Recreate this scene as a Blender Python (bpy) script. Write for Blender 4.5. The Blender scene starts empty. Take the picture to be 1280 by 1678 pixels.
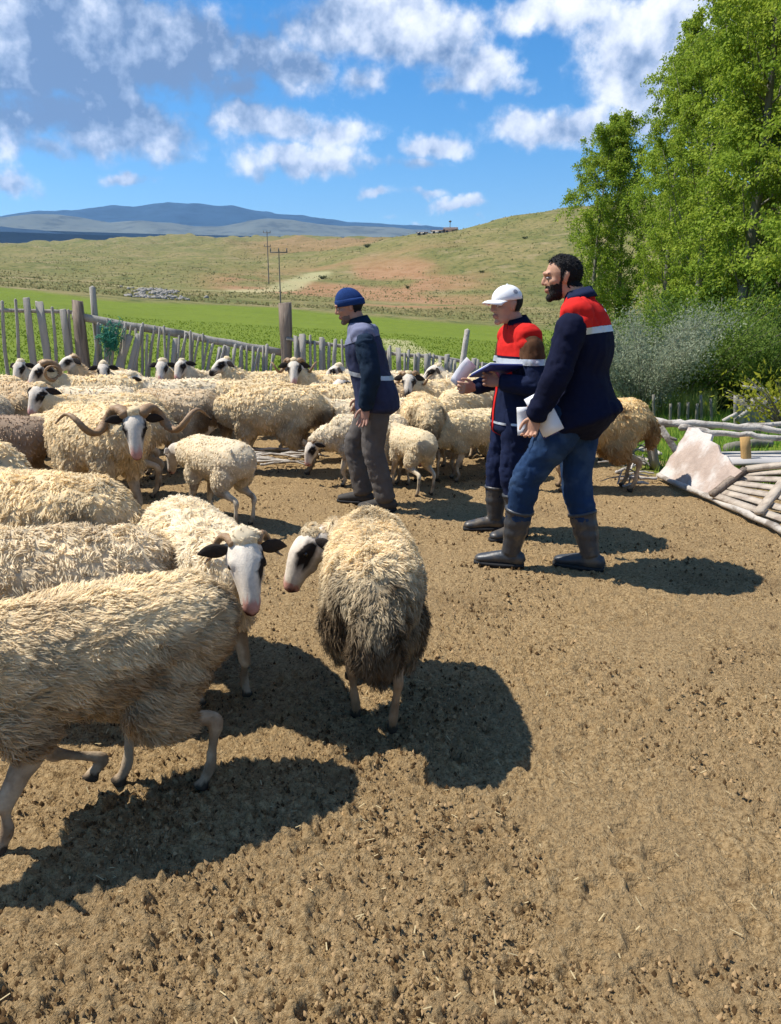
import bpy, bmesh, math, random
import numpy as np
from mathutils import Vector, Matrix

# ------------------------------------------------------------------ camera, sky, sun, exposure
SC = bpy.context.scene
COL = SC.collection
CAM_H, PITCH, FPX = 1.5, math.radians(14.7), 1260.0
cam = bpy.data.cameras.new('camera')
cam.sensor_fit = 'VERTICAL'; cam.sensor_height = 24.0; cam.lens = 24.0 * FPX / 1678.0
cam.clip_start = 0.05; cam.clip_end = 30000
cam_o = bpy.data.objects.new('camera', cam); COL.objects.link(cam_o)
cam_o.location = (0, 0, CAM_H); cam_o.rotation_euler = (math.pi / 2 - PITCH, 0, 0)
SC.camera = cam_o
SC.view_settings.view_transform = 'Standard'; SC.view_settings.look = 'None'
SC.view_settings.exposure = 0.62; SC.view_settings.gamma = 1.0
SC.view_settings.use_curve_mapping = False
SC.render.engine = 'CYCLES'
SC.cycles.use_denoising = True
SC.cycles.max_bounces = 6; SC.cycles.diffuse_bounces = 3; SC.cycles.transparent_max_bounces = 6
SC.cycles.volume_bounces = 0; SC.cycles.caustics_reflective = False; SC.cycles.caustics_refractive = False
SUN_EL = math.radians(57.0)
SUN_TO = Vector((-math.cos(SUN_EL) * 0.985, math.cos(SUN_EL) * 0.17, math.sin(SUN_EL)))   # towards the sun

def ray(u, v):
    xc, yc = (u - 640.0) / FPX, -(v - 839.0) / FPX
    c, s = math.cos(PITCH), math.sin(PITCH)
    return Vector((xc, c + yc * s, -s + yc * c))
def at(u, v, z=0.0):
    d = ray(u, v); t = (z - CAM_H) / d.z
    return Vector((d.x * t, d.y * t, z))
def aty(u, v, y):
    d = ray(u, v); t = y / d.y
    return Vector((d.x * t, y, CAM_H + d.z * t))
def azel(u, v):
    d = ray(u, v); return math.atan2(d.x, d.y), d.z / math.hypot(d.x, d.y)

class NT:
    """tiny helper to write node trees"""
    def __init__(s, tree): s.t = tree; s.n = tree.nodes; s.l = tree.links
    def add(s, kind, **kw):
        n = s.n.new(kind)
        for k, v in kw.items(): setattr(n, k, v)
        return n
    def put(s, sock, v):
        if isinstance(v, bpy.types.NodeSocket): s.l.new(v, sock)
        elif v is not None: sock.default_value = v
    def math(s, op, a, b=None, c=None, clamp=False):
        n = s.add('ShaderNodeMath', operation=op, use_clamp=clamp)
        s.put(n.inputs[0], a); s.put(n.inputs[1], b); s.put(n.inputs[2], c)
        return n.outputs[0]
    def vmath(s, op, a, b=None, out=0):
        n = s.add('ShaderNodeVectorMath', operation=op)
        s.put(n.inputs[0], a); s.put(n.inputs[1], b)
        return n.outputs[out]
    def noise(s, vec, scale, detail=4.0, rough=0.55, dist=0.0):
        n = s.add('ShaderNodeTexNoise'); s.put(n.inputs['Vector'], vec)
        n.inputs['Scale'].default_value = scale; n.inputs['Detail'].default_value = detail
        n.inputs['Roughness'].default_value = rough; n.inputs['Distortion'].default_value = dist
        return n.outputs['Fac']
    def ramp(s, fac, stops, interp='LINEAR'):
        n = s.add('ShaderNodeValToRGB'); n.color_ramp.interpolation = interp
        e = n.color_ramp.elements
        while len(e) < len(stops): e.new(0.5)
        for el, (p, c) in zip(e, stops):
            el.position = p; el.color = tuple(c) + (1,) if len(c) == 3 else c
        s.put(n.inputs['Fac'], fac)
        return n.outputs['Color']
    def mix(s, fac, a, b, blend='MIX'):
        n = s.add('ShaderNodeMix', data_type='RGBA', blend_type=blend)
        s.put(n.inputs['Factor'], fac)
        for sock, v in ((n.inputs[6], a), (n.inputs[7], b)):
            if isinstance(v, tuple) and len(v) == 3: v = v + (1,)
            s.put(sock, v)
        return n.outputs[2]
    def smooth(s, v, lo, hi):
        n = s.add('ShaderNodeMapRange', interpolation_type='SMOOTHSTEP')
        s.put(n.inputs['Value'], v); n.inputs['From Min'].default_value = lo; n.inputs['From Max'].default_value = hi
        return n.outputs['Result']

# clouds: (u, v, half width, half height, weight, darkness) read from the photograph, turned into sky directions
CLOUDS = [(150,60,200,62,1.1,1),(60,118,150,40,1.0,1),(250,112,120,30,.9,1),(330,68,70,36,.9,.3),(25,45,60,40,.8,0),(300,15,120,22,.6,.6),
 (110,185,130,34,.9,.1),(200,212,105,36,1.0,0),(60,242,70,18,.7,0),(265,255,65,18,.65,0),(20,195,60,34,.8,.15),
 (425,85,48,34,.95,0),(400,140,46,20,.75,0),(488,115,52,30,.9,0),(590,132,44,24,.75,0),(545,140,30,14,.5,0),
 (620,40,130,46,1.1,.1),(705,62,80,44,1.0,.1),(560,8,70,22,.6,.0),(650,90,70,22,.6,.1),
 (778,118,52,32,.95,0),(735,136,44,20,.8,0),(828,142,40,15,.7,0),(752,180,26,12,.55,0),
 (450,200,90,26,.95,0),(545,222,78,24,.85,0),(375,200,55,16,.75,0),(500,264,105,22,.95,0),(600,272,60,13,.7,0),(420,268,30,10,.4,0),
 (700,240,52,18,.85,0),(690,270,46,10,.65,0),(905,208,95,26,.95,0),(975,215,70,24,.8,0),(930,178,30,14,.6,0),
 (1085,95,95,62,1.1,.0),(1035,105,60,50,.9,.0),(1130,30,120,55,1.0,.1),(1040,40,90,40,.9,.1),(920,18,110,26,.95,.05),(1110,180,90,40,.9,.1),(1200,120,120,90,1.0,.1),
 (200,293,42,11,.8,0),(12,300,44,16,.85,0),(0,255,16,10,.6,0),(90,306,22,7,.5,0),(610,317,30,10,.75,0),(690,318,38,10,.75,0),(740,336,46,11,.85,0),(680,361,44,7,.6,0),(790,357,30,6,.5,0),
 (-140,60,220,80,1.1,.8),(-120,200,130,50,.9,.2),(1400,60,180,90,1.0,.4),(1420,240,120,40,.8,.1),(300,-120,260,60,.9,.7),(800,-140,280,70,.9,.4)]

def build_world():
    w = bpy.data.worlds.new('World'); SC.world = w; w.use_nodes = True
    w.cycles.sampling_method = 'MANUAL'; w.cycles.sample_map_resolution = 256
    q = NT(w.node_tree); q.n.clear()
    d = q.add('ShaderNodeTexCoord').outputs['Generated']
    sp = q.add('ShaderNodeSeparateXYZ'); q.put(sp.inputs[0], d)
    a = q.math('ARCTAN2', sp.outputs[0], sp.outputs[1]); e = q.math('ARCSINE', sp.outputs[2])
    nz = q.add('ShaderNodeTexNoise'); q.put(nz.inputs['Vector'], d); nz.inputs['Scale'].default_value = 17; nz.inputs['Detail'].default_value = 4; nz.inputs['Roughness'].default_value = .6
    wv = q.vmath('MULTIPLY', q.vmath('SUBTRACT', nz.outputs['Color'], (0.5, 0.5, 0.5)), (0.055, 0.045, 0))
    cb = q.add('ShaderNodeCombineXYZ'); q.put(cb.inputs[0], a); q.put(cb.inputs[1], e)
    ae = q.vmath('ADD', cb.outputs[0], wv)
    tot = dark = grad = None
    for (u, v, hw, hh, am, dk) in CLOUDS:
        ca, te = azel(u, v); ce = math.atan(te)
        x = q.vmath('MULTIPLY', q.vmath('SUBTRACT', ae, (ca, ce, 0)), (FPX / hw * .74 * math.cos(ce), FPX / hh * .74, 0))
        ex = q.math('EXPONENT', q.math('MULTIPLY', q.vmath('DOT_PRODUCT', x, x, out=1), -1.0))
        tot = q.math('SMOOTH_MAX', q.math('MULTIPLY', ex, am), tot, .12) if tot is not None else q.math('MULTIPLY', ex, am)
        gx = q.math('MULTIPLY', ex, q.vmath('DOT_PRODUCT', x, (-.35, 1.0, 0), out=1))
        grad = q.math('ADD', gx, grad) if grad is not None else gx
        if dk > 0: dark = q.math('MULTIPLY_ADD', ex, dk, dark if dark is not None else 0.0)
    # elsewhere round the sky the same sort of broken cumulus goes on
    zz = q.math('MAXIMUM', q.math('ADD', sp.outputs[2], .12), .05)
    pl = q.add('ShaderNodeCombineXYZ'); q.put(pl.inputs[0], q.math('DIVIDE', sp.outputs[0], zz)); q.put(pl.inputs[1], q.math('DIVIDE', sp.outputs[1], zz))
    gen = q.smooth(q.noise(pl.outputs[0], 1.1, 3.0), .45, .68)
    gen = q.math('MULTIPLY', gen, q.math('MAXIMUM', q.smooth(q.math('ABSOLUTE', a), .66, .95), q.smooth(e, .62, .85)))
    tot = q.math('MAXIMUM', tot, gen); dark = q.math('MULTIPLY_ADD', gen, .25, dark)
    f1 = q.noise(d, 24, 7.0, .60)
    f2 = q.noise(q.vmath('ADD', d, (-.010, 0, .017)), 26, 4.0, .55)
    tot = q.math('ADD', tot, q.math('MULTIPLY', q.math('SUBTRACT', f1, .5), 1.0))
    cover = q.smooth(tot, .38, .80)
    lum = q.math('ADD', q.math('MULTIPLY', grad, .22), q.math('MULTIPLY_ADD', q.math('SUBTRACT', f1, f2), 1.7, .62))  # cloud shading painted in: sunward upper edges bright, undersides dark
    lum = q.math('ADD', lum, q.math('MULTIPLY', q.smooth(dark, .25, 1.3), -.60))
    cloud = q.ramp(lum, [(0.0, (.150, .225, .38)), (.3, (.35, .43, .59)), (.52, (.57, .63, .76)), (.78, (.82, .85, .91)), (1.0, (.98, .98, .98))])
    cloud = q.mix(1.0, cloud, (8.4, 8.4, 8.4), 'MULTIPLY')
    sky = q.add('ShaderNodeTexSky', sky_type='NISHITA'); sky.sun_disc = False
    sky.sun_elevation = SUN_EL; sky.sun_rotation = math.atan2(SUN_TO.x, SUN_TO.y)
    sky.air_density = 1.0; sky.dust_density = .3; sky.ozone_density = 2.2; sky.altitude = 900
    hs = q.add('ShaderNodeHueSaturation'); hs.inputs['Saturation'].default_value = 1.42; hs.inputs['Value'].default_value = 1.06
    q.put(hs.inputs['Color'], sky.outputs[0])
    bg = q.add('ShaderNodeBackground'); bg.inputs['Strength'].default_value = .1
    q.put(bg.inputs['Color'], q.mix(q.math('MULTIPLY', cover, .95), hs.outputs[0], cloud))
    out = q.add('ShaderNodeOutputWorld'); q.put(out.inputs['Surface'], bg.outputs[0])
build_world()

sun = bpy.data.lights.new('sun', 'SUN'); sun.energy = 5.0; sun.angle = math.radians(.53); sun.color = (1.0, .95, .86)
sun_o = bpy.data.objects.new('sun', sun); COL.objects.link(sun_o)
sun_o.rotation_euler = (-SUN_TO).to_track_quat('-Z', 'Y').to_euler()

# ------------------------------------------------------------------ helpers
def tag(o, label=None, cat=None, group=None, kind=None):
    for k, v in (('label', label), ('category', cat), ('group', group), ('kind', kind)):
        if v: o[k] = v
    return o
def empty(name, loc=(0, 0, 0), rz=0.0, sc=1.0):
    o = bpy.data.objects.new(name, None); COL.objects.link(o)
    o.location = loc; o.rotation_euler = (0, 0, rz); o.scale = (sc, sc, sc); o.empty_display_size = .1
    return o
def new_mesh(name, v, f, col=None, smooth=True, mats=(), attrs=None):
    """v Nx3; f: an MxK index array or a list of such arrays"""
    v = np.asarray(v, np.float32).reshape(-1, 3)
    fs = [np.asarray(x, np.int32) for x in (f if isinstance(f, (list, tuple)) and len(f) and isinstance(f[0], np.ndarray) else [f])]
    fs = [x for x in fs if x.size]
    me = bpy.data.meshes.new(name)
    me.vertices.add(len(v)); me.vertices.foreach_set('co', v.ravel())
    loops = np.concatenate([x.ravel() for x in fs])
    tot = np.concatenate([np.full(len(x), x.shape[1], np.int32) for x in fs])
    st = np.concatenate([[0], np.cumsum(tot)[:-1]]).astype(np.int32)
    me.loops.add(len(loops)); me.loops.foreach_set('vertex_index', loops)
    me.polygons.add(len(tot)); me.polygons.foreach_set('loop_start', st)
    try: me.polygons.foreach_set('loop_total', tot)
    except Exception: pass
    if smooth: me.polygons.foreach_set('use_smooth', np.ones(len(tot), bool))
    if col is not None: set_col(me, col)
    for k, a in (attrs or {}).items():
        at_ = me.attributes.new(k, 'FLOAT', 'POINT'); at_.data.foreach_set('value', np.asarray(a, np.float32))
    for m in mats: me.materials.append(m)
    me.update(calc_edges=True); me.validate()
    return me
def set_col(me, col, name='col'):
    c = np.asarray(col, np.float32)
    if c.shape[1] == 3: c = np.concatenate([c, np.ones((len(c), 1), np.float32)], 1)
    a = me.color_attributes.new(name, 'FLOAT_COLOR', 'POINT'); a.data.foreach_set('color', c.ravel())
def obj(name, me, parent=None, mat=None):
    if mat is not None: me.materials.clear(); me.materials.append(mat)
    o = bpy.data.objects.new(name, me); COL.objects.link(o)
    if parent is not None: o.parent = parent
    return o
def hash3(i, seed):
    i = i.astype(np.uint32)
    h = i[..., 0] * np.uint32(374761393) + i[..., 1] * np.uint32(668265263) + i[..., 2] * np.uint32(2147483647 - 58) + np.uint32(seed * 974711 % 4294967295)
    h = (h ^ (h >> np.uint32(13))) * np.uint32(1274126177)
    h = (h ^ (h >> np.uint32(16))) * np.uint32(2246822519)
    return ((h ^ (h >> np.uint32(15))) & np.uint32(0xFFFFFF)).astype(np.float32) / np.float32(0xFFFFFF)
def vnoise(p, seed=0):
    p = np.asarray(p, np.float64); b = np.floor(p); f = (p - b); f = f * f * (3 - 2 * f); b = b.astype(np.int64)
    r = 0
    for dx in (0, 1):
        wx = f[..., 0] if dx else 1 - f[..., 0]
        for dy in (0, 1):
            wy = f[..., 1] if dy else 1 - f[..., 1]
            for dz in (0, 1):
                wz = f[..., 2] if dz else 1 - f[..., 2]
                r = r + hash3(b + np.array([dx, dy, dz]), seed) * wx * wy * wz
    return r
def fbm(p, oct=4, seed=0, gain=.5):
    p = np.asarray(p, np.float64); a, s, t = 1.0, 0, 0
    for k in range(oct):
        s = s + a * vnoise(p, seed + k); t += a; p = p * 2.03 + 11.7; a *= gain
    return s / t
def sstep(x, a, b):
    t = np.clip((x - a) / (b - a), 0, 1); return t * t * (3 - 2 * t)
def nrm(a): return a / np.maximum(np.linalg.norm(a, axis=-1, keepdims=True), 1e-9)

MATS = {}
def mat(name, col=(.5, .5, .5), rough=.9, spec=.2, var=.0, nscale=20., bump=.0, bscale=60., attr=False, metal=0., sheen=0., trans=0., stretch=(1, 1, 1), coords='Object', var2=None):
    """a principled material with procedural colour variation and relief; attr: the colour comes from the mesh's 'col' attribute"""
    if name in MATS: return MATS[name]
    m = bpy.data.materials.new(name); m.use_nodes = True; t = NT(m.node_tree); t.n.clear()
    out = t.add('ShaderNodeOutputMaterial'); b = t.add('ShaderNodeBsdfPrincipled')
    b.inputs['Roughness'].default_value = rough; b.inputs['Specular IOR Level'].default_value = spec; b.inputs['Metallic'].default_value = metal
    if sheen: b.inputs['Sheen Weight'].default_value = sheen; b.inputs['Sheen Roughness'].default_value = .6
    tc = t.add('ShaderNodeTexCoord'); vec = t.vmath('MULTIPLY', tc.outputs[coords], stretch)
    if attr:
        at_ = t.add('ShaderNodeAttribute', attribute_name='col'); c = at_.outputs['Color']
    else: c = tuple(col) + (1,)
    if var:
        n = t.noise(vec, nscale, 5, .6)
        f = t.math('MULTIPLY_ADD', t.math('SUBTRACT', n, .5), var * 2.4, 1.0)
        cb = t.add('ShaderNodeCombineColor'); [t.put(cb.inputs[k], f) for k in range(3)]
        c = t.mix(1.0, c, cb.outputs[0], 'MULTIPLY')
    if var2:
        n2 = t.smooth(t.noise(vec, var2[1], 4, .6), .48, .66); c = t.mix(t.math('MULTIPLY', n2, var2[2]), c, tuple(var2[0]))
    t.put(b.inputs['Base Color'], c)
    if bump:
        bp = t.add('ShaderNodeBump'); bp.inputs['Strength'].default_value = bump; bp.inputs['Distance'].default_value = .01
        t.put(bp.inputs['Height'], t.noise(vec, bscale, 6, .6)); t.put(b.inputs['Normal'], bp.outputs[0])
    sh = b.outputs[0]
    if trans:
        tr = t.add('ShaderNodeBsdfTranslucent'); t.put(tr.inputs['Color'], c)
        mx = t.add('ShaderNodeMixShader'); mx.inputs[0].default_value = trans
        t.put(mx.inputs[1], sh); t.put(mx.inputs[2], tr.outputs[0]); sh = mx.outputs[0]
    t.put(out.inputs['Surface'], sh)
    MATS[name] = m
    return m

def catmull(p, sub):
    p = np.asarray(p, float)
    if sub <= 1 or len(p) < 3: 
        return p
    q = np.concatenate([[2 * p[0] - p[1]], p, [2 * p[-1] - p[-2]]])
    out = []
    for i in range(1, len(q) - 2):
        for k in range(sub):
            t = k / sub
            out.append(.5 * ((2 * q[i]) + (-q[i-1] + q[i+1]) * t + (2*q[i-1] - 5*q[i] + 4*q[i+1] - q[i+2]) * t*t + (-q[i-1] + 3*q[i] - 3*q[i+1] + q[i+2]) * t**3))
    out.append(p[-1]); return np.array(out)
def tube(pts, rad, side=(0, 1, 0), n=12, sub=4, round_cap=.6):
    """a lofted tube: points, radii (one number, or (across, along) to 'side'); returns verts, tris"""
    pts = np.asarray(pts, float); rad = np.asarray([(r, r) if np.isscalar(r) else r for r in rad], float)
    P = catmull(pts, sub); R = np.maximum(catmull(rad, sub), .0008)
    T = nrm(np.gradient(P, axis=0))
    A = np.asarray(side, float)[None] - T * (T @ np.asarray(side, float))[:, None]; A = nrm(A); B = np.cross(T, A)
    th = np.linspace(0, 2 * np.pi, n, endpoint=False)
    V = P[:, None] + A[:, None] * (R[:, 0, None] * np.cos(th))[..., None] + B[:, None] * (R[:, 1, None] * np.sin(th))[..., None]
    m = len(P); V = V.reshape(-1, 3)
    i = np.arange(m - 1)[:, None] * n; j = np.arange(n)[None]; k = (j + 1) % n
    q = np.stack([i + j, i + k, i + n + k, i + n + j], -1).reshape(-1, 4)
    c0 = P[0] - T[0] * R[0].min() * round_cap; c1 = P[-1] + T[-1] * R[-1].min() * round_cap
    V = np.concatenate([V, [c0, c1]]); a, b = len(V) - 2, len(V) - 1
    j = np.arange(n); k = (j + 1) % n; base = (m - 1) * n
    tris = np.concatenate([q[:, [0, 1, 2]], q[:, [0, 2, 3]], np.stack([k, j, np.full(n, a)], -1), np.stack([base + j, base + k, np.full(n, b)], -1)])
    return V, tris
def ball(c, r, n=14, m=9):
    r = np.array([r, r, r] if np.isscalar(r) else r, float)
    ph = np.linspace(-np.pi / 2, np.pi / 2, m); th = np.linspace(0, 2 * np.pi, n, endpoint=False)
    V = np.stack([np.cos(ph)[:, None] * np.cos(th), np.cos(ph)[:, None] * np.sin(th), np.sin(ph)[:, None] + 0 * th], -1).reshape(-1, 3) * r + np.asarray(c, float)
    i = np.arange(m - 1)[:, None] * n; j = np.arange(n)[None]; k = (j + 1) % n
    q = np.stack([i + j, i + k, i + n + k, i + n + j], -1).reshape(-1, 4)
    return V, np.concatenate([q[:, [0, 1, 2]], q[:, [0, 2, 3]]])
def join(parts):
    V, F, o = [], [], 0
    for v, f in parts: V.append(v); F.append(np.asarray(f) + o); o += len(v)
    return np.concatenate(V), np.concatenate(F)
def boxv(c, s, R=None):
    c, s = np.asarray(c, float), np.asarray(s, float) / 2
    V = np.array([[x, y, z] for x in (-1, 1) for y in (-1, 1) for z in (-1, 1)], float) * s
    if R is not None: V = V @ np.asarray(R).T
    q = np.array([[0, 1, 3, 2], [4, 6, 7, 5], [0, 4, 5, 1], [2, 3, 7, 6], [0, 2, 6, 4], [1, 5, 7, 3]])
    return V + c, np.concatenate([q[:, [0, 1, 2]], q[:, [0, 2, 3]]])
def remesh(parts, voxel, smooth=4, factor=.5, keep=1.0):
    """melt overlapping closed shells into one continuous skin; returns verts, quads (lists of arrays)"""
    v, f = join(parts)
    me = new_mesh('tmp', v, f); o = bpy.data.objects.new('tmp', me); COL.objects.link(o)
    r = o.modifiers.new('r', 'REMESH'); r.mode = 'VOXEL'; r.voxel_size = voxel; r.adaptivity = 0
    if smooth:
        s = o.modifiers.new('s', 'SMOOTH'); s.factor = factor; s.iterations = smooth
    if keep < 1:
        d = o.modifiers.new('d', 'DECIMATE'); d.ratio = keep
    dg = bpy.context.evaluated_depsgraph_get(); ev = o.evaluated_get(dg); m2 = ev.to_mesh()
    V = np.empty(len(m2.vertices) * 3, np.float32); m2.vertices.foreach_get('co', V)
    L = np.empty(len(m2.loops), np.int32); m2.loops.foreach_get('vertex_index', L)
    tot = np.empty(len(m2.polygons), np.int32); m2.polygons.foreach_get('loop_total', tot)
    st = np.empty(len(m2.polygons), np.int32); m2.polygons.foreach_get('loop_start', st)
    F = []
    for k in (3, 4):
        s_ = st[tot == k]
        if len(s_): F.append(L[s_[:, None] + np.arange(k)])
    ev.to_mesh_clear(); bpy.data.objects.remove(o); bpy.data.meshes.remove(me)
    return V.reshape(-1, 3).astype(float), F
def vnormals(V, F):
    N = np.zeros_like(V)
    for f in F:
        a = np.cross(V[f[:, 1]] - V[f[:, 0]], V[f[:, 2]] - V[f[:, 0]])
        for k in range(f.shape[1]): np.add.at(N, f[:, k], a)
    return nrm(N)
# ------------------------------------------------------------------ ground: one sheet from the yard to the hills
def curve(pts):
    """image points -> tan(elevation) as a function of azimuth"""
    a = [azel(u, v) for u, v in pts]; A = np.array([x for x, _ in a]); E = np.array([x for _, x in a])
    return lambda z: np.interp(z, A, E)
R_YARD = 12.0
RINGS = [(R_YARD, None),
 (75., curve([(-900,440),(-300,455),(0,471),(220,491),(460,506),(640,518),(870,540),(1280,552),(2200,552)])),
 (130., curve([(-900,430),(-300,445),(0,456),(250,474),(460,484),(640,496),(870,500),(1280,500),(2200,500)])),
 (300., curve([(-900,420),(-300,424),(0,428),(250,432),(430,428),(520,418),(600,404),(690,382),(735,374),(800,358),(870,346),(930,337),(1080,322),(1280,312),(2200,330)])),
 (480., curve([(-900,408),(0,412),(250,407),(400,404),(560,402),(640,401),(700,394),(800,380),(930,365),(1280,350),(2200,360)])),
 (800., curve([(-900,396),(-300,399),(0,399),(90,398),(180,397),(300,391),(400,390),(480,391),(600,394),(680,396),(800,400),(1280,410),(2200,400)])),
 (1300., curve([(-900,420),(0,420),(640,420),(2200,420)])),
 (3000., curve([(-900,440),(0,440),(640,440),(2200,440)])),
 (16000., curve([(-900,500),(640,495),(2200,500)]))]
def terrain_te(r, az):
    lr = np.log(r); out = np.full(np.broadcast(r, az).shape, -CAM_H) / np.minimum(r, R_YARD) 
    for k in range(len(RINGS) - 1):
        r0, c0 = RINGS[k]; r1, c1 = RINGS[k + 1]
        e0 = -CAM_H / R_YARD if c0 is None else c0(az); e1 = c1(az)
        t = np.clip((lr - math.log(r0)) / (math.log(r1) - math.log(r0)), 0, 1)
        if k >= 2: t = t * t * (3 - 2 * t) * .6 + t * .4
        m = (r > r0) & (r <= r1)
        out = np.where(m, e0 + (e1 - e0) * t, out)
    return out
def terrain_z(x, y, rough=True):
    x, y = np.asarray(x, float), np.asarray(y, float)
    r = np.maximum(np.hypot(x, y), .05); az = np.clip(np.arctan2(x, y), -1.2, 1.2)
    z = CAM_H + r * terrain_te(r, az)
    z = np.where(r <= R_YARD, 0.0, z)
    if rough:
        p = np.stack([x, y, 0 * x], -1)
        z = z + sstep(r, 70, 160) * ((fbm(p / 38., 4, 3) - .5) * r * .022 + (fbm(p / 9., 3, 9) - .5) * r * .006)
        z = z + sstep(r, 13, 40) * (fbm(p / 6., 3, 21) - .5) * .25
    return z
# where the bare trodden earth of the yard ends
YARD = np.array([(-30, -20), (-30, 11.0), (-6.0, 11.0), (-1.4, 10.8), (1.3, 10.6), (2.35, 8.6), (2.66, 7.1), (3.3, 6.35), (5.2, 4.9), (9, 2.0), (30, -2), (30, -20)])
def yard_dist(x, y):
    """signed distance to the yard outline, positive inside"""
    d = np.full(x.shape, 1e9); ins = np.zeros(x.shape, bool)
    for (ax, ay), (bx, by) in zip(YARD, np.roll(YARD, -1, 0)):
        ex, ey = bx - ax, by - ay
        t = np.clip(((x - ax) * ex + (y - ay) * ey) / (ex * ex + ey * ey), 0, 1)
        d = np.minimum(d, np.hypot(x - ax - t * ex, y - ay - t * ey))
        c = ((ay > y) != (by > y)) & (x < (bx - ax) * (y - ay) / (by - ay + 1e-12) + ax)
        ins ^= c
    return np.where(ins, d, -d)

def build_ground():
    va = math.radians(36)
    az = np.concatenate([np.linspace(-math.pi, -va, 20, endpoint=False), np.linspace(-va, va, 310, endpoint=False), np.linspace(va, math.pi, 20, endpoint=False)])
    r = [.02, .3, .6, .85]
    while r[-1] < 1.1: r.append(r[-1] * 1.05)
    while r[-1] < R_YARD: r.append(r[-1] * 1.006)
    while r[-1] < 1300: r.append(r[-1] * 1.03)
    while r[-1] < 16000: r.append(r[-1] * 1.25)
    r = np.array(r); RR, AA = np.meshgrid(r, az, indexing='ij')
    X, Y = RR * np.sin(AA), RR * np.cos(AA)
    Z = terrain_z(X, Y)
    p = np.stack([X, Y, 0 * X], -1)
    yd = yard_dist(X, Y)
    dirt = sstep(yd + (fbm(p * 2.2, 3, 5) - .5) * .9, -.25, .25)
    near = (RR < 16)
    # trodden earth: hoof pocks, clods and crumbs as real relief
    rel = np.zeros_like(Z)
    pn = p[near]
    lump = (fbm(pn * 4, 2, 31) - .5) * .030
    cr = np.abs(fbm(pn * 34, 2, 41) - .5) * 2
    crumb = (fbm(pn * 75, 2, 51) - .5) * .030
    clod = sstep(fbm(pn * 40, 2, 61), .55, .80) * .010
    patch = sstep(fbm(pn * 1.6, 3, 71), .35, .65)
    rel[near] = lump + (crumb + clod - cr * .010) * (.6 + .6 * patch)
    Z = Z + rel * sstep(RR, .3, 1.0) * dirt - (1 - dirt) * near * .01
    # cloven hoof prints trodden into the earth
    rg = np.random.default_rng(5); inv = (np.abs(az) < va).nonzero()[0]
    for _ in range(1100):
        pr = 1.25 * (7.5 / 1.25) ** rg.random(); pa = rg.uniform(-.60, .60); i0, i1 = np.searchsorted(r, [pr - .09, pr + .09]); j0, j1 = inv[0] + np.searchsorted(az[inv], [pa - .09 / pr, pa + .09 / pr])
        if i1 <= i0 or j1 <= j0: continue
        dx = X[i0:i1, j0:j1] - pr * math.sin(pa); dy = Y[i0:i1, j0:j1] - pr * math.cos(pa); th = rg.random() * 6.28; ux, uy = dx * math.cos(th) + dy * math.sin(th), -dx * math.sin(th) + dy * math.cos(th)
        h1 = np.exp(-((ux / .030) ** 2 + ((uy - .012) / .011) ** 2)) + np.exp(-((ux / .030) ** 2 + ((uy + .012) / .011) ** 2)); rim = np.exp(-((np.hypot(ux / .036, uy / .030) - 1.25) / .28) ** 2)
        Z[i0:i1, j0:j1] += (-h1 * .016 + rim * .006) * rg.uniform(.5, 1.2) * dirt[i0:i1, j0:j1]
    n = len(az); m = len(r)
    i = np.arange(m - 1)[:, None] * n; j = np.arange(n)[None]; k = (j + 1) % n
    q = np.stack([i + j, i + k, i + n + k, i + n + j], -1).reshape(-1, 4)[:, ::-1]
    # colour masks: green crop field, red bare soil
    az1 = AA
    U = 640 + FPX * np.tan(np.clip(AA, -1.2, 1.2)) * 1.0
    fld_end = 74 + (fbm(p / 12., 3, 81) - .5) * 12
    field = sstep(fld_end - RR, -2, 2) * (1 - dirt)
    red = sstep(RR, 95, 125) * (1 - sstep(RR, 190, 260)) * sstep(U, 300, 430) * (1 - sstep(U, 640, 900))
    red = np.clip(red * sstep(fbm(p / 14., 4, 91), .36, .55) * 1.15, 0, 1)
    red2 = sstep(RR, 300, 420) * (1 - sstep(RR, 600, 760)) * sstep(U, 360, 480) * (1 - sstep(U, 600, 660)) * .6
    red = np.maximum(red, red2)
    # pale cart track in the field and up the slope
    def track(pts, w):
        d = np.full(X.shape, 1e9)
        for (a, b) in zip(pts[:-1], pts[1:]):
            ex, ey = b[0] - a[0], b[1] - a[1]; t = np.clip(((X - a[0]) * ex + (Y - a[1]) * ey) / (ex * ex + ey * ey), 0, 1)
            d = np.minimum(d, np.hypot(X - a[0] - t * ex, Y - a[1] - t * ey))
        return 1 - sstep(d, w * .5, w)
    tr = np.maximum(track([(0.2, 47), (1.4, 34), (2.4, 27), (2.2, 23)], 1.3) * .75, track([(-38, 118), (-29, 138), (-22, 160), (-18, 205)], 4.) * .8)
    bk = sstep(RR, 240, 330) * (1 - sstep(U, 560, 700))
    C = np.stack([field, red, dirt, np.clip(tr, 0, 1)], -1).reshape(-1, 4)
    me = new_mesh('ground', np.stack([X, Y, Z], -1).reshape(-1, 3), q, attrs={'far': bk.ravel()})
    set_col(me, C, 'mask')
    m_ = bpy.data.materials.new('ground'); m_.use_nodes = True; t = NT(m_.node_tree); t.n.clear()
    out = t.add('ShaderNodeOutputMaterial'); b = t.add('ShaderNodeBsdfPrincipled'); b.inputs['Roughness'].default_value = .95; b.inputs['Specular IOR Level'].default_value = .1
    a = t.add('ShaderNodeAttribute', attribute_name='mask'); s = t.add('ShaderNodeSeparateColor'); t.put(s.inputs[0], a.outputs['Color'])
    pos = t.add('ShaderNodeNewGeometry').outputs['Position']
    # hill: dry steppe grass
    h1 = t.noise(pos, .05, 6, .62); h2 = t.noise(pos, .55, 5, .7)
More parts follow.
